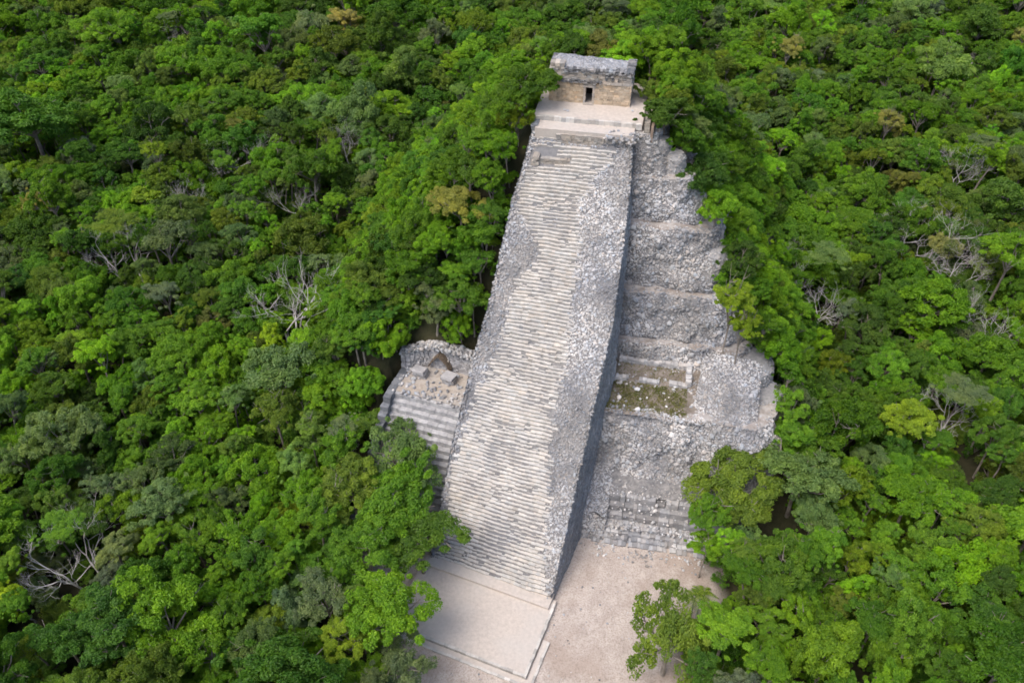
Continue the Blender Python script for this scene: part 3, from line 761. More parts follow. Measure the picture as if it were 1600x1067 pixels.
mb = MB(); masonry(mb, 7.4, 9.2, -0.12, 0.1, WH + 0.55, WH + 1.25, wl=(0.3, 0.5), lo=0.4, hi=1.3, proud=0.09, jit=0.05, miss=0.5); mb.build('frieze_remnant', M['cornice'], TEMPLE)
mb = MB(); masonry(mb, 2.0, TW + 0.12, -0.22, 1.4, WH + 1.36, WH + 1.85, wl=(0.25, 0.6), ch=(0.22, 0.27), lo=0.4, hi=1.35, proud=0.08, jit=0.05, miss=0.12); mb.build('upper_cornice', M['cornice'], TEMPLE)
mb = MB(); masonry(mb, 0.05, 2.0, -0.02, 1.4, WH + 1.36, WH + 2.35, wl=(0.3, 0.7), ch=(0.25, 0.36), lo=0.6, hi=1.25, proud=0.08, jit=0.04); mb.build('broken_corner', M['frieze'], TEMPLE)
for x0 in (-0.1, TW - 0.9):
    mb = MB(); masonry(mb, x0, x0 + 1.0, 1.41, TD, WH + 1.36, WH + 1.85, 'y', wl=(0.3, 0.6), lo=0.4, hi=1.2, proud=0.06, jit=0.04); mb.build('upper_cornice', M['cornice'], TEMPLE)
# rounded rubble roof, higher at the left
nx_, ny_ = 64, 30; P = np.zeros((ny_ + 1, nx_ + 1, 3))
for i in range(ny_ + 1):
    for j in range(nx_ + 1):
        u_, v_ = j / nx_, i / ny_
        x = 0.1 + u_ * (TW - 0.15); y = 0.0 + v_ * (TD - 0.0)
        ed = min(u_ * 9, (1 - u_) * 3.2, v_ * 3.5, (1 - v_) * 3.5, 1.0); ed = math.sin(ed * PI / 2)
        hgt = 0.85 - 0.55 * u_ ** 1.5
        P[i, j] = (x, y, WH + 1.45 + ed * hgt + 0.16 * nz(x, y, 3, 1.1) * ed)
v, f = grid_surface(P)
roof = mobj('roof', npmesh('roof', v, f, {'tone': ('FACE', 'FLOAT_COLOR', np.repeat(rng.uniform(0.75, 1.2, len(f))[:, None], 4, 1))}), M['roof'], TEMPLE)
p, nr = scatter(P, 22); nr = np.where((nr[:, 2] < 0)[:, None], -nr, nr)
stones('roof_stones', p, nr, rng.uniform(0.06, 0.15, len(p)), M['roof'], roof, 0.85, 1.12, flat=0.4)

# ------------------------------------------------------------------ thatched shelter and two altar stones on the annex terrace
def place(s, n, z=12.46): q = asn(s, n, z); return (float(q[0]), float(q[1]), z)
q = onz(690, 576, 12.46)
SH = thing('thatched_shelter', 'small brown thatched shelter with pale posts against the annex back wall', 'shelter', loc=(float(q[0]), float(q[1]), 12.46), rz=THB)
for x in (-1.1, 1.1):
    for y in (0.0, 1.3):
        mb = MB(); mb.hexa([(x - .11, y - .11, 0), (x + .11, y - .11, 0), (x + .11, y + .11, 0), (x - .11, y + .11, 0), (x - .08, y - .08, 1.9), (x + .08, y - .08, 1.9), (x + .08, y + .08, 1.9), (x - .08, y + .08, 1.9)]); mb.build('post', M['post'], SH)
for sg in (-1, 1):
    rows, cols = 9, 14; P = np.zeros((rows + 1, cols + 1, 3))
    for i in range(rows + 1):
        for j in range(cols + 1):
            t = i / rows; y = -0.7 + 2.9 * j / cols
            x = sg * (0.05 + 1.6 * t); z = 2.9 - 2.15 * t + 0.25 * math.sin(t * PI)
            P[i, j] = (x + 0.05 * R.uniform(-1, 1), y + 0.06 * R.uniform(-1, 1), z + 0.05 * R.uniform(-1, 1))
    top = P; bot = P - np.array([0, 0, 0.34]); v1, f1 = grid_surface(top); v2, f2 = grid_surface(bot)
    ring = np.concatenate([np.arange(cols + 1), (np.arange(1, rows + 1)) * (cols + 1) + cols, rows * (cols + 1) + np.arange(cols - 1, -1, -1), np.arange(rows - 1, 0, -1) * (cols + 1)])
    rn = np.roll(ring, -1); k = len(v1)
    mobj('thatch_panel', npmesh('thatch_panel', np.concatenate([v1, v2]), np.concatenate([f1, f2[:, ::-1] + k, np.stack([ring, rn, rn + k, ring + k], 1)])), M['thatch'], SH)
def altar(px, py, label, w, d, h):
    q = onz(px, py, 12.46)
    o = thing('altar_block', label, 'altar', 'altar blocks on the annex terrace', (float(q[0]), float(q[1]), 12.46), THB)
    mb = MB(); masonry(mb, -w / 2, w / 2, -d / 2, d / 2, 0, h * 0.7, wl=(0.35, 0.7), ch=(0.28, 0.4), lo=0.6, hi=1.1, jit=0.04, proud=0.05); mb.build('base', M['rubble'], o)
    mb = MB(); mb.box((-w / 2 - 0.1, -d / 2 - 0.1, h * 0.7 + 0.01), (w * 0.95, 0.05, 0), (0, d + 0.2, 0), (0, 0, h * 0.3), (0.85, 0.85, 0.87), 0.09); mb.build('slab', M['rubble'], o)
    stones('loose_stones', [(-w * 0.6, -0.3, 0.05), (-w * 0.7, 0.2, 0.05), (0.1, -d * 0.6, 0.05)], [(0, 0, 1)] * 3, [0.22, 0.18, 0.2], M['rubble'], o, 0.9, 1.4)
altar(658, 586, 'low grey stone altar block left of the thatched shelter', 1.9, 1.3, 1.15)
altar(703, 596, 'low grey stone altar block in front of the thatched shelter', 1.7, 1.3, 1.1)

# ------------------------------------------------------------------ trees
TINTS = {   # leaf albedo per kind of green
    'bright green': (0.172, 0.340, 0.016), 'mid green': (0.124, 0.268, 0.016), 'dark green': (0.084, 0.172, 0.016),
    'olive green': (0.150, 0.232, 0.024), 'grey-green': (0.145, 0.205, 0.080), 'yellow-green': (0.215, 0.325, 0.018),
    'deep green': (0.086, 0.210, 0.018), 'rusty olive': (0.165, 0.185, 0.032), 'pale yellow': (0.29, 0.30, 0.075),
    'pale green': (0.160, 0.260, 0.070)}

def leaf_cloud(centers, radii, per, size, rs, up=0.55, squash=0.8):
    """leaf-sized folded quads spread over the shells of many small puffs"""
    c = np.repeat(centers, per, axis=0); r = np.repeat(radii, per)
    n = len(c)
    d = rs.normal(size=(n, 3)); d /= np.linalg.norm(d, axis=1)[:, None]
    d[:, 2] = np.where(d[:, 2] < -0.25, -d[:, 2], d[:, 2])
    rad = r * rs.uniform(0.35, 1.08, n) ** 0.6
    p = c + d * rad[:, None] * np.array([1, 1, squash])
    nr = d * 0.75 + np.array([0, 0, up]) + rs.normal(0, 0.5, (n, 3)); nr /= np.linalg.norm(nr, axis=1)[:, None]
    t = np.cross(nr, rs.normal(size=(n, 3))); t /= np.linalg.norm(t, axis=1)[:, None]
    b_ = np.cross(nr, t)
    s = size * rs.uniform(0.6, 1.35, n)
    L = t * s[:, None]; B = b_ * (s * 0.48)[:, None]; D = nr * (s * 0.22)[:, None]
    V = np.stack([p - L, p - B * 1.0 + D * 0.6, p + L - D, p + B + D * 0.6], 1).reshape(-1, 3)
    f = np.arange(n * 4).reshape(-1, 4)
    return V, f, rs.random(n) * 0.55 + np.repeat(rs.random(len(centers)), per) * 0.45

def tube(pts, radii, sides=5):
    pts = np.asarray(pts, float); V = []; Fc = []
    for i, p in enumerate(pts):
        d = pts[min(i + 1, len(pts) - 1)] - pts[max(i - 1, 0)]; d /= np.linalg.norm(d) + 1e-9
        a = np.cross(d, (0.3, 0.9, 0.2)); a /= np.linalg.norm(a) + 1e-9; b_ = np.cross(d, a)
        for k in range(sides):
            an = 2 * PI * k / sides; V.append(p + (a * math.cos(an) + b_ * math.sin(an)) * radii[i])
    for i in range(len(pts) - 1):
        for k in range(sides):
            Fc.append((i * sides + k, i * sides + (k + 1) % sides, (i + 1) * sides + (k + 1) % sides, (i + 1) * sides + k))
    return np.array(V), np.array(Fc)

def crown_mesh(kind, seed):
    """unit crown: radius about 1, centred on its own middle; the trunk comes up from below"""
    rs = np.random.default_rng(seed); cen, rad = [], []
    nl = {'domed': 9, 'oval': 8, 'spreading': 10, 'lobed': 8, 'airy': 9}[kind]
    lobes = []
    for i in range(nl):
        an = 2 * PI * (i / nl) + rs.uniform(-0.5, 0.5)
        rr = rs.uniform(0.35, 0.78) if i else 0.0
        if kind == 'domed': z = 0.40 - 0.80 * rr ** 1.5 + rs.uniform(-0.12, 0.14); lr = rs.uniform(0.34, 0.48)
        elif kind == 'oval': rr *= 0.72; z = rs.uniform(-0.45, 0.75) * (1 - rr * 0.5); lr = rs.uniform(0.30, 0.44)
        elif kind == 'spreading': rr *= 1.12; z = 0.25 - 0.50 * rr + rs.uniform(-0.16, 0.16); lr = rs.uniform(0.30, 0.42)
        elif kind == 'lobed': rr *= 1.05; z = rs.uniform(-0.35, 0.5); lr = rs.uniform(0.32, 0.50)
        else: rr *= 1.1; z = 0.2 - 0.35 * rr + rs.uniform(-0.2, 0.2); lr = rs.uniform(0.25, 0.38)
        lobes.append((rr * math.cos(an), rr * math.sin(an), z, lr))
    for x, y, z, lr in lobes:
        m_ = int(rs.uniform(11, 16)) if kind != 'airy' else int(rs.uniform(8, 11))
        d = rs.normal(size=(m_, 3)); d /= np.linalg.norm(d, axis=1)[:, None]; d[:, 2] = np.abs(d[:, 2]) * 1.25 - 0.42
        for q in d:
            k = rs.uniform(0.75, 1.15)
            cen.append((x + q[0] * lr * k, y + q[1] * lr * k, z + q[2] * lr * k * 0.85)); rad.append(rs.uniform(0.10, 0.22))
    # a few stray sprigs break the outline
    for _ in range(10):
        an = rs.uniform(0, 2 * PI); k = rs.uniform(0.85, 1.2); cen.append((k * math.cos(an), k * math.sin(an), rs.uniform(-0.45, 0.3))); rad.append(rs.uniform(0.06, 0.13))
    cen = np.array(cen); rad = np.array(rad)
    per = 170 if kind != 'airy' else 90
    V, f, lv = leaf_cloud(cen, rad, per, 0.039, rs)
    return npmesh('crown_' + kind, V, f, {'leaf': ('FACE', 'FLOAT', lv)}), lobes

def trunk_mesh(lobes, seed, H=2.4, fork=0.55):
    """unit trunk: foot at z=-H, limbs end in the lobes of the crown"""
    rs = np.random.default_rng(seed); Vs, Fs, c = [], [], 0
    def add(p, r, s=5):
        nonlocal c
        V, f = tube(p, r, s); Vs.append(V); Fs.append(f + c); c += len(V)
    f0 = np.array([rs.uniform(-.15, .15), rs.uniform(-.15, .15), -0.55])
    foot = np.array([0, 0, -H]); mid = (foot + f0) / 2 + np.array([rs.normal(0, .06), rs.normal(0, .06), 0])
    add([foot - [0, 0, .3], foot, mid, f0], [0.075, 0.062, 0.048, 0.04], 7)
    for x, y, z, lr in lobes:
        e = np.array([x, y, z + lr * 0.2]); k = (f0 + e) / 2 + np.array([x * 0.15, y * 0.15, -0.06]); s0 = f0 - np.array([0, 0, rs.uniform(0, .3)])
        add([s0, k, e], [0.028, 0.019, 0.010])
        for _ in range(3):
            q = rs.normal(size=3); q /= np.linalg.norm(q); q[2] = abs(q[2])
            t = rs.uniform(0.4, 0.9); st = k * (1 - t) + e * t
            add([st, st + q * lr * 0.5, e * 0.3 + st * 0.7 + q * lr * 1.0], [0.014, 0.010, 0.005], 4)
    return npmesh('trunk', np.concatenate(Vs), np.concatenate(Fs))

PROTO = []
for i, kd in enumerate(['domed', 'domed', 'domed', 'oval', 'oval', 'spreading', 'spreading', 'lobed', 'lobed', 'lobed', 'airy', 'airy', 'domed', 'spreading', 'oval', 'lobed']):
    cm, lb = crown_mesh(kd, 100 + i); cm.materials.append(M['leaf'])
    tm = trunk_mesh(lb, 200 + i); tm.materials.append(M['bark'])
    PROTO.append((kd, cm, tm))

def make_tree(x, y, zb, r, hc, pid, tint, label=None, group=None, name='jungle_tree', squash=1.0, rz=None, cat='tree'):
    """foot at (x,y,zb), crown radius r centred hc above the foot"""
    kd, cm, tm = PROTO[pid]
    root = thing(name, label, cat, group, (x, y, zb), R.uniform(0, 6.28) if rz is None else rz)
    tr = bpy.data.objects.new('trunk', tm); COL.objects.link(tr); tr.parent = root
    tr.location = (0, 0, hc); tr.scale = (r, r, hc / 2.4)
    cr = bpy.data.objects.new('crown', cm); COL.objects.link(cr); cr.parent = root
    ex = R.uniform(0.82, 1.2); cr.location = (0, 0, hc); cr.scale = (r * ex, r / ex, r * squash); cr.rotation_euler = (R.gauss(0, 0.13), R.gauss(0, 0.13), 0); cr['tint'] = [float(t) for t in tint]
    return root
def jit(c, s=0.16):
    g_ = math.exp(R.gauss(0, s)); h = R.gauss(0, 0.06)
    return (c[0] * g_ * (1 + h), c[1] * g_, c[2] * g_ * (1 + R.gauss(0, 0.2)))

# outline of the cleared stone and plaza in the photograph; crowns in front of it are only where the photo has them
CLEAR = np.array([(857, 92), (990, 104), (994, 165), (1015, 170), (1024, 205), (1062, 250), (1082, 315), (1110, 345), (1128, 400), (1125, 440), (1148, 490), (1155, 530), (1190, 545), (1220, 600), (1212, 650),
    (1180, 680), (1098, 715), (1080, 770), (1092, 800), (1082, 860), (1088, 900), (1112, 950), (1075, 975), (1000, 985), (990, 1040), (1010, 1400), (690, 1400), (668, 1010), (690, 960), (725, 900), (735, 870), (718, 780), (695, 710),
    (650, 655), (590, 640), (602, 560), (640, 528), (742, 533), (748, 500), (772, 440), (792, 340), (822, 250), (826, 180), (850, 160)], float)
def solid_at(x, y, r):
    """keeps trunks off the stonework"""
    a, b_ = toab(x, y)
    aR = np.interp(bF_inv(b_), [0, 5.7, 13.4, 17, 23, 30.9, 41], [26, 25, 24.0, 20, 16.5, 11.5, 3.5]) + 1.0
    body = (a > -8) & (a < aR) & (b_ > -1) & (b_ < 34)
    top = (a > -14.5) & (a < 3.8) & (b_ > 30) & (b_ < 47.5)
    z = np.clip((b_ - 0) * 1.05 + 9, 0, 41)
    inst = np.zeros(np.shape(x), bool)
    for zz in np.arange(0, 41, 1.0):
        A, u, nn = frame(zz); s = (x - A[0]) * u[0] + (y - A[1]) * u[1]; n_ = (x - A[0]) * nn[0] + (y - A[1]) * nn[1]
        inst |= (np.abs(s) < 8.8) & (np.abs(n_) < 1.5)
    s, n_ = annex_sn(x, y)
    ann = (s > -21.2) & (s < -7) & (n_ > -12) & (n_ < 11.5)
    return body | top | inst | ann | (poly_sd(PLAZA, x, y) > -0.3)

TREES = []          # x, y, zb, r, hc, pid, tint name, tint, squash
# low-frequency patches of species
def pick_kind(x, y):
    q = nz(x, y, 0, 0.035); q2 = nz(x, y, 8, 0.05) + R.gauss(0, 0.28)
    if q2 > 0.42: t = R.choice(['bright green'] * 5 + ['yellow-green'])
    elif q2 > 0.12: t = R.choice(['mid green', 'bright green', 'mid green'])
    elif q2 > -0.18: t = R.choice(['mid green', 'deep green', 'olive green', 'mid green', 'pale green'])
    elif q2 > -0.42: t = R.choice(['dark green', 'deep green', 'olive green', 'mid green'])
    else: t = R.choice(['dark green', 'dark green', 'grey-green', 'dark green', 'deep green', 'olive green'])
    if R.random() < 0.004: t = 'rusty olive'
    if R.random() < 0.006: t = 'pale yellow'
    if R.random() < 0.03: t = 'pale green'
    return t
cell = {}
def ok_spacing(x, y, r, kf=0.62):
    ci, cj = int(x // 4), int(y // 4)
    for i in range(ci - 2, ci + 3):
        for j in range(cj - 2, cj + 3):
            for (x2, y2, r2) in cell.get((i, j), ()):
                if (x - x2) ** 2 + (y - y2) ** 2 < (kf * (r + r2)) ** 2: return False
    return True
def put(x, y, r): cell.setdefault((int(x // 4), int(y // 4)), []).append((x, y, r))
SIL = [(math.cos(t), math.sin(t)) for t in np.linspace(0, 2 * PI, 13)[:-1]]
def crown_clear(x, y, zb, r, hc, k=0.75):
    a, b_ = toab(x, y)
    if b_ > 40 or (b_ > 33 and a > 4): kk = 0.8 if a < -6 else 0.55
    else: kk = k
    c = np.array([x, y, zb + hc])
    px, py, d = proj(c); pr = F_PX * r / d * kk
    X_ = np.array([px] + [px + pr * q for q, _ in SIL]); Y_ = np.array([py] + [py + pr * q * 0.85 for _, q in SIL])
    if b_ > 46: return True
    return not in_poly(CLEAR, X_, Y_).any()

def feature(px, py, zc, r, hc, pid, tname, label, squash=0.85, name='jungle_tree'):
    """a tree surveyed from the photo: crown centre seen at (px,py) at height zc above the plain"""
    p = onz(px, py, zc); x, y = float(p[0]), float(p[1]); zb = float(ground_z(np.array(x), np.array(y)))
    hc = max(zc - zb, 1.5)
    make_tree(x, y, zb, r, hc, pid, TINTS[tname], label, None, name, squash); put(x, y, r)
feature(632, 712, 9.5, 5.0, 10, 11, 'pale green', 'thin airy light green tree overhanging the side annex steps')
feature(612, 785, 9.0, 5.0, 9, 5, 'mid green', 'spreading green tree covering the foot of the annex steps')
feature(655, 838, 8.0, 4.4, 8, 13, 'dark green', 'dark green spreading tree reaching over the lowest steps of the stairway')
feature(610, 950, 9.0, 4.4, 9, 0, 'bright green', 'round bright green tree left of the pale base platform')
feature(535, 690, 10.0, 3.6, 10, 14, 'mid green', 'rounded green tree hiding the outer side wall of the annex')
feature(545, 755, 9.5, 4.0, 9, 8, 'olive green', 'lobed olive tree left of the tree covering the annex steps')
feature(578, 860, 8.5, 4.0, 9, 9, 'mid green', 'lobed green tree left of the dark tree over the lowest steps')
feature(632, 1030, 7.0, 3.2, 7, 11, 'grey-green', 'sparse grey-green tree at bottom beside the platform corner')
feature(1048, 1000, 7.5, 5.0, 8, 11, 'olive green', 'sparse small-leaved tree standing out over the dirt plaza at bottom right')
feature(1130, 985, 8.0, 3.6, 8, 4, 'bright green', 'bright green tree behind the sparse plaza tree at bottom right')
feature(1150, 745, 10.0, 5.2, 10, 6, 'olive green', 'large spreading olive tree hiding the right end of the lower terrace')
feature(1255, 735, 11.0, 5.0, 11, 13, 'pale green', 'pale feathery tree right of the large spreading olive tree')
feature(1108, 800, 8.5, 2.4, 8, 1, 'mid green', 'narrow green tree against the end of the lower right steps')
feature(1105, 850, 7.0, 2.2, 7, 2, 'bright green', 'small bright green tree at the right edge of the dirt plaza')
feature(1150, 465, 27.0, 2.6, 6, 7, 'yellow-green', 'bright yellow-green shrubby tree leaning on the right terraces')
feature(1165, 505, 24.0, 2.3, 6, 8, 'yellow-green', 'low yellow-green tree just below the bright one on the right terraces')
feature(800, 108, 42.0, 3.4, 8, 0, 'bright green', 'bright green round tree left of and behind the summit temple')
feature(1020, 145, 43.0, 2.2, 5, 12, 'olive green', 'dark olive bush beside the right corner of the summit temple')
feature(905, 72, 44.0, 3.4, 8, 1, 'bright green', 'bright green tree rising directly behind the temple roof')
feature(240, 232, 13.0, 2.2, 12, 2, 'yellow-green', 'small glowing yellow-green crown in the dark upper left jungle')
feature(30, 180, 16.0, 9.0, 14, 5, 'deep green', 'very large deep green tree cut by the left edge of the picture')
feature(1235, 72, 13.0, 3.6, 12, 3, 'pale yellow', 'tree with yellowish top in the upper right jungle')
feature(1390, 185, 12.5, 2.6, 12, 0, 'pale yellow', 'small pale yellow flowering crown in the right jungle')
feature(1585, 390, 13.0, 4.2, 12, 0, 'bright green', 'bright green crown at the right edge below the grey bare tree')
feature(160, 40, 14.0, 6.0, 13, 0, 'bright green', 'broad bright green crown near the top left corner')
feature(430, 640, 11.0, 3.4, 10, 12, 'olive green', 'dull olive tree in the left jungle below the annex')
feature(505, 935, 9.5, 3.4, 9, 10, 'grey-green', 'thin grey-green tree with pale trunks low in the left jungle')

# ----- a small palm at the plaza edge
def palm(px, py, zc, label):
    p = onz(px, py, zc); x, y = float(p[0]), float(p[1]); zb = float(ground_z(np.array(x), np.array(y)))
    root = thing('palm_tree', label, 'palm', None, (x, y, zb), 0.4)
    for k, (dx, h) in enumerate(((-0.35, zc), (0.45, zc * 0.9))):
        V, f = tube([(dx, 0, -0.2), (dx * 1.2, 0.1, h * 0.5), (dx * 1.6, 0.1, h)], [0.16, 0.13, 0.11], 7)
        mobj('trunk', npmesh('trunk', V, f), M['bare'], root)
        rs = np.random.default_rng(50 + k)
        for j in range(11):
            an = 2 * PI * j / 11 + rs.uniform(-0.2, 0.2); ln = rs.uniform(1.5, 2.1); up_ = rs.uniform(0.2, 0.9); V = []; f = []
            e = np.array([math.cos(an), math.sin(an), 0]); w = np.array([-e[1], e[0], 0]); c0 = np.array([dx * 1.6, 0.1, h])
            for q in range(14):
                t = (q + 1) / 14; c = c0 + e * ln * t + np.array([0, 0, up_ * t - 1.5 * t * t])
                for sg in (-1, 1):
                    tip = c + w * sg * 0.5 * math.sin(t * PI * 0.85 + 0.2) + e * 0.22 - np.array([0, 0, 0.16]); n_ = len(V)
                    V += [c - e * 0.05, c + e * 0.06, tip]; f.append((n_, n_ + 1, n_ + 2))
            fr = mobj('frond', npmesh('frond', np.array(V), np.array(f), {'leaf': ('FACE', 'FLOAT', rs.random(len(f)))}), M['leaf'], root); fr['tint'] = list(TINTS['olive green'])
    put(x, y, 1.2)
palm(1092, 930, 5.2, 'small palm with two pale trunks at the right edge of the plaza')

# ----- leafless trees
def bare_mesh(seed, levels=4, spread=0.55, stems=2):
    rs = np.random.default_rng(seed); Vs, Fs, c = [], [], 0
    def grow(p, d, ln, rad, lv):
        nonlocal c
        n_ = 4; pts = [p]; q = p.copy(); dd = d.copy()
        for i in range(n_):
            dd = dd + rs.normal(0, 0.13, 3) + np.array([0, 0, 0.08]); dd /= np.linalg.norm(dd); q = q + dd * ln / n_; pts.append(q)
        rr = np.linspace(rad, rad * 0.62, n_ + 1)
        V, f = tube(pts, rr, 6 if lv > 2 else 4); Vs.append(V); Fs.append(f + c); c += len(V)
        if lv == 0: return
        for k in range(3 if lv > 1 else 3):
            t = rs.uniform(0.45, 1.0) if k else 1.0
            i = int(round(t * n_)); nd_ = dd + rs.normal(0, spread, 3); nd_[2] = nd_[2] * 0.8 + 0.18; nd_ /= np.linalg.norm(nd_)
            grow(pts[i], nd_, ln * rs.uniform(0.58, 0.8), rr[i] * 0.80, lv - 1)
    for k in range(stems):
        d = np.array([rs.normal(0, .22), rs.normal(0, .22), 1.0]); d /= np.linalg.norm(d)
        grow(np.array([k * 0.12 - 0.06, 0, -0.02]), d, 0.40, 0.0095, levels)
    return npmesh('bare_branches', np.concatenate(Vs), np.concatenate(Fs))
BARE = [bare_mesh(1, 5, 0.52, 2), bare_mesh(5, 6, 0.58, 1), bare_mesh(9, 6, 0.62, 1), bare_mesh(14, 5, 0.62, 2)]
for me in BARE: me.materials.append(M['bare'])
def bare_tree(px, py, ztop, h, bid, label, wide=1.0, tint=None, leaf_r=0.0):
    p = onz(px, py, ztop - h * 0.35); x, y = float(p[0]), float(p[1]); zb = float(ground_z(np.array(x), np.array(y)))
    ztop += 2.0; h = ztop - zb
    root = thing('bare_tree', label, 'tree', 'leafless trees in the jungle', (x, y, zb), R.uniform(0, 6.28))
    o = bpy.data.objects.new('branches', BARE[bid]); COL.objects.link(o); o.parent = root; o.scale = (h * wide * 0.72, h * wide * 0.72, h * 0.72)
    put(x, y, min(4.5, h * 0.30 * wide))
    for k in (3.5, 6.5, 9.0): put(x, y - k, 2.4)
    if tint:
        cr = bpy.data.objects.new('crown', PROTO[10][1]); COL.objects.link(cr); cr.parent = root; cr.location = (0, 0, h * 0.82); cr.scale = (leaf_r, leaf_r, leaf_r * 0.5); cr['tint'] = list(TINTS[tint])
for a in [(455, 440, 22.0, 18, 0, 'tall leafless white-barked tree left of the middle stairway', 1.4),
          (372, 215, 16.5, 13, 1, 'grey umbrella-shaped leafless tree with rusty leaves in the upper left jungle', 1.2, 'rusty olive', 2.0),
          (275, 290, 14.5, 12, 2, 'small leafless grey tree in the dark left jungle', 0.9),
          (185, 375, 15.5, 13, 3, 'twiggy pale tree with thin leaves at the left', 1.2, 'olive green', 4.2),
          (445, 292, 15.0, 13, 1, 'thin leafless tree with slanting pale trunk in the left jungle', 0.9),
          (545, 205, 16.0, 13, 2, 'thin whitish leafless tree at upper left of the pyramid', 0.9),
          (1450, 350, 16.5, 14, 3, 'wide grey leafless tree near the right edge', 1.5),
          (1525, 395, 15.0, 13, 2, 'smaller grey leafless tree right of the wide grey one', 1.2),
          (1560, 475, 15.0, 13, 3, 'brownish leafless tree at the right edge of the jungle', 1.1),
          (1530, 245, 15.5, 13, 2, 'pale hazy leafless tree in the upper right jungle', 1.2, 'grey-green', 3.0),
          (1215, 375, 20.0, 14, 1, 'white-stemmed leafless tree above the right terraces', 0.9),
          (1160, 375, 21.0, 11, 0, 'slim dead tree close to the right terrace edge', 0.8),
          (1290, 425, 17.0, 13, 3, 'silvery branching tree in the middle of the right jungle', 1.2, 'pale green', 3.6),
          (1510, 70, 14.5, 12, 1, 'small leafless tree near the top right corner', 1.0),
          (110, 850, 13.5, 12, 3, 'leafless branches showing in the lower left jungle', 1.3, 'mid green', 2.6),
          (270, 45, 14.0, 12, 2, 'grey twiggy tree near the top left', 1.2, 'grey-green', 3.0),
          (540, 690, 13.0, 11, 1, 'slim pale-stemmed tree left of the annex steps', 0.9, 'grey-green', 2.0),
          (1490, 640, 14.0, 12, 3, 'pale twiggy tree in the right jungle level with the ruined room', 1.1, 'grey-green', 3.4)]:
    bare_tree(*a)

# ----- the jungle
def scatter_jungle(n_try, rmin, rmax, seed, bush=False, slope=False):
    rr = random.Random(seed)
    ys = np.array([rr.random() for _ in range(n_try)]); xs = np.array([rr.random() for _ in range(n_try)])
    Yv = 28 + (370 - 28) * ys ** 0.8
    half = 0.625 * (Yv * math.cos(PITCH) + 82 * math.sin(PITCH)) * 1.2 + 16
    Xv = (xs * 2 - 1) * half
    if slope: Xv = -48 + 105 * xs; Yv = 60 + 115 * ys
    zb = ground_z(Xv, Yv); sol = solid_at(Xv, Yv, 0)
    for x, y, z, s in zip(Xv, Yv, zb, sol):
        if s or (slope and z < 2.5): continue
        r = rr.uniform(rmin, rmax) * (0.8 if z > 3 else 1.0 + 0.40 * min(1.0, max(0.0, (y - 110) / 170)))
        if not ok_spacing(x, y, r, 0.44 if slope else 0.62): continue
        hc = rr.uniform(6.0, 10.0) * (0.62 if z > 3 else 1.0) + (r - 3) * 0.9
        if slope: hc = rr.uniform(4.6, 7.4)
        if bush: hc = rr.uniform(0.6, 2.6)
        if not crown_clear(x, y, z, r, hc):
            r *= 0.6; hc *= 0.5
            if not crown_clear(x, y, z, r, hc): continue
        put(x, y, r)
        tn = pick_kind(x, y); pid = rr.randrange(len(PROTO))
        if z > 3 and rr.random() < 0.6: tn = rr.choice(['bright green', 'mid green', 'bright green'])
        TREES.append((x, y, float(z), r, hc, pid, tn, jit(TINTS[tn]), rr.uniform(0.9, 1.3), bush))
scatter_jungle(130, 4.4, 5.8, 0)
scatter_jungle(700, 3.2, 4.4, 1)
scatter_jungle(34000, 2.1, 3.2, 2)
scatter_jungle(34000, 1.4, 2.0, 3)
# understorey: low bushes close the gaps between the trunks
cell.clear()
scatter_jungle(34000, 1.5, 2.5, 4, bush=True)
cell.clear()
scatter_jungle(12000, 2.6, 4.2, 6, slope=True)
scatter_jungle(9000, 1.4, 2.2, 7, bush=True, slope=True)

# the 300 that show largest are single trees, the rest one mass
A_ = np.array([(t[0], t[1], t[2] + t[4]) for t in TREES]); px, py, dd = proj(A_)
rad = np.array([t[3] for t in TREES]) * F_PX / dd
inview = np.array([not t[9] for t in TREES]) & (px > -30) & (px < 1630) & (py > -30) & (py < 1090)
order = np.argsort(-(rad * inview)); single = set(order[:300].tolist())
def zone(x, y):
    v_ = ['by the top edge', 'at temple height', 'beside the upper steps', 'beside the middle steps', 'at annex height', 'beside the lower steps', 'at platform height', 'by the bottom edge'][min(7, int(np.searchsorted([60, 180, 330, 500, 660, 860, 985], y)))]
    for nme, lim in [('far left', 130), ('well left', 290), ('mid left', 440), ('nearer left', 580), ('left of pyramid', 900), ('right of pyramid', 1230), ('mid right', 1360), ('well right', 1490), ('far right', 9999)]:
        if x < lim: return nme + ', ' + v_
labs = {}
for i in single:
    rr_ = rad[i]; sz = 'large' if rr_ > 60 else 'small' if rr_ < 40 else 'middling'
    zn = zone(px[i], py[i]); labs.setdefault((f'{sz} {TREES[i][6]} {PROTO[TREES[i][5]][0]} tree, {zn}', zn), []).append(i)
for (lab, zn), ids in labs.items():
    ids.sort(key=lambda i: px[i])
    nth = ('first', 'second', 'third', 'fourth', 'fifth', 'sixth', 'seventh', 'eighth', 'ninth', 'tenth')
    words = [''] if len(ids) == 1 else [', left of two', ', right of two'] if len(ids) == 2 else [f', {nth[min(k, 9)]} from left' for k in range(len(ids))]
    for i, wd in zip(ids, words):
        x, y, z, r, hc, pid, tn, tc, sq, _ = TREES[i]
        make_tree(x, y, z, r, hc, pid, tc, lab + wd, 'jungle trees ' + zn.replace(',', ''), squash=sq)

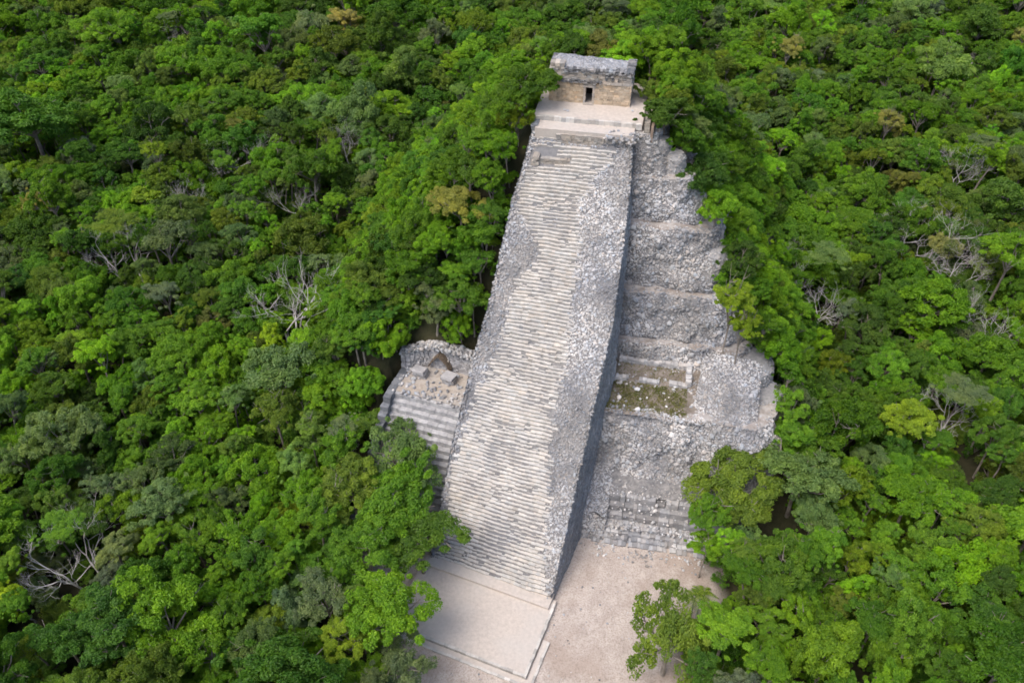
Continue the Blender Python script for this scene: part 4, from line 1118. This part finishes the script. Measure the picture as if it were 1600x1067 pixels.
rest = [t for i, t in enumerate(TREES) if i not in single]
me = npmesh_pts = bpy.data.meshes.new('forest_canopy')
me.vertices.add(len(rest)); me.vertices.foreach_set('co', np.array([(t[0], t[1], t[2] + t[4]) for t in rest], np.float32).ravel())
def addattr(nm, typ, arr, key):
    a = me.attributes.new(nm, typ, 'POINT'); a.data.foreach_set(key, np.asarray(arr).ravel())
addattr('pid', 'INT', np.array([t[5] for t in rest], np.int32), 'value')
ex = rng.uniform(0.8, 1.22, len(rest)); addattr('scl', 'FLOAT_VECTOR', np.array([(t[3] * e_, t[3] / e_, t[3] * t[8]) for t, e_ in zip(rest, ex)], np.float32), 'vector')
addattr('rot', 'FLOAT_VECTOR', np.array([(R.gauss(0, 0.14), R.gauss(0, 0.14), R.uniform(0, 6.28)) for t in rest], np.float32), 'vector')
addattr('tint', 'FLOAT_COLOR', np.array([(*t[7], 1) for t in rest], np.float32), 'color')
fo = bpy.data.objects.new('forest_canopy', me); COL.objects.link(fo)
tag(fo, 'dense mixed green jungle canopy stretching away to the top of the picture', 'forest', kind='stuff')
ng = bpy.data.node_groups.new('canopy', 'GeometryNodeTree')
ng.interface.new_socket('Geometry', in_out='INPUT', socket_type='NodeSocketGeometry'); ng.interface.new_socket('Geometry', in_out='OUTPUT', socket_type='NodeSocketGeometry')
gi = ng.nodes.new('NodeGroupInput'); go = ng.nodes.new('NodeGroupOutput')
ip = ng.nodes.new('GeometryNodeInstanceOnPoints'); ip.inputs['Pick Instance'].default_value = True
# the geometry is taken from standing trees of this scene
crowns = {}
for o in bpy.data.objects:
    if o.name.split('.')[0] == 'crown':
        for k, pr in enumerate(PROTO):
            if o.data is pr[1] and k not in crowns: crowns[k] = o
trunks = {}
for o in bpy.data.objects:
    if o.name.split('.')[0] == 'trunk':
        for k, pr in enumerate(PROTO):
            if o.data is pr[2] and k not in trunks: trunks[k] = o
jn = ng.nodes.new('GeometryNodeJoinGeometry')
for k in reversed(range(len(PROTO))):
    oi = ng.nodes.new('GeometryNodeObjectInfo'); oi.inputs['Object'].default_value = crowns[k]
    ot = ng.nodes.new('GeometryNodeObjectInfo'); ot.inputs['Object'].default_value = trunks[k]
    j2 = ng.nodes.new('GeometryNodeJoinGeometry'); ng.links.new(oi.outputs['Geometry'], j2.inputs[0]); ng.links.new(ot.outputs['Geometry'], j2.inputs[0])
    g2 = ng.nodes.new('GeometryNodeGeometryToInstance'); ng.links.new(j2.outputs[0], g2.inputs[0]); ng.links.new(g2.outputs[0], jn.inputs[0])
def named(nm, typ):
    n_ = ng.nodes.new('GeometryNodeInputNamedAttribute'); n_.data_type = typ; n_.inputs['Name'].default_value = nm
    return [s for s in n_.outputs if s.enabled and s.name == 'Attribute'][0]
ng.links.new(gi.outputs[0], ip.inputs['Points']); ng.links.new(jn.outputs[0], ip.inputs['Instance'])
ng.links.new(named('pid', 'INT'), ip.inputs['Instance Index']); ng.links.new(named('scl', 'FLOAT_VECTOR'), ip.inputs['Scale'])
e2r = ng.nodes.new('FunctionNodeEulerToRotation'); ng.links.new(named('rot', 'FLOAT_VECTOR'), e2r.inputs[0]); ng.links.new(e2r.outputs[0], ip.inputs['Rotation'])
ng.links.new(ip.outputs[0], go.inputs[0])
md = fo.modifiers.new('canopy', 'NODES'); md.node_group = ng
print('trees', len(TREES), 'single', len(single))
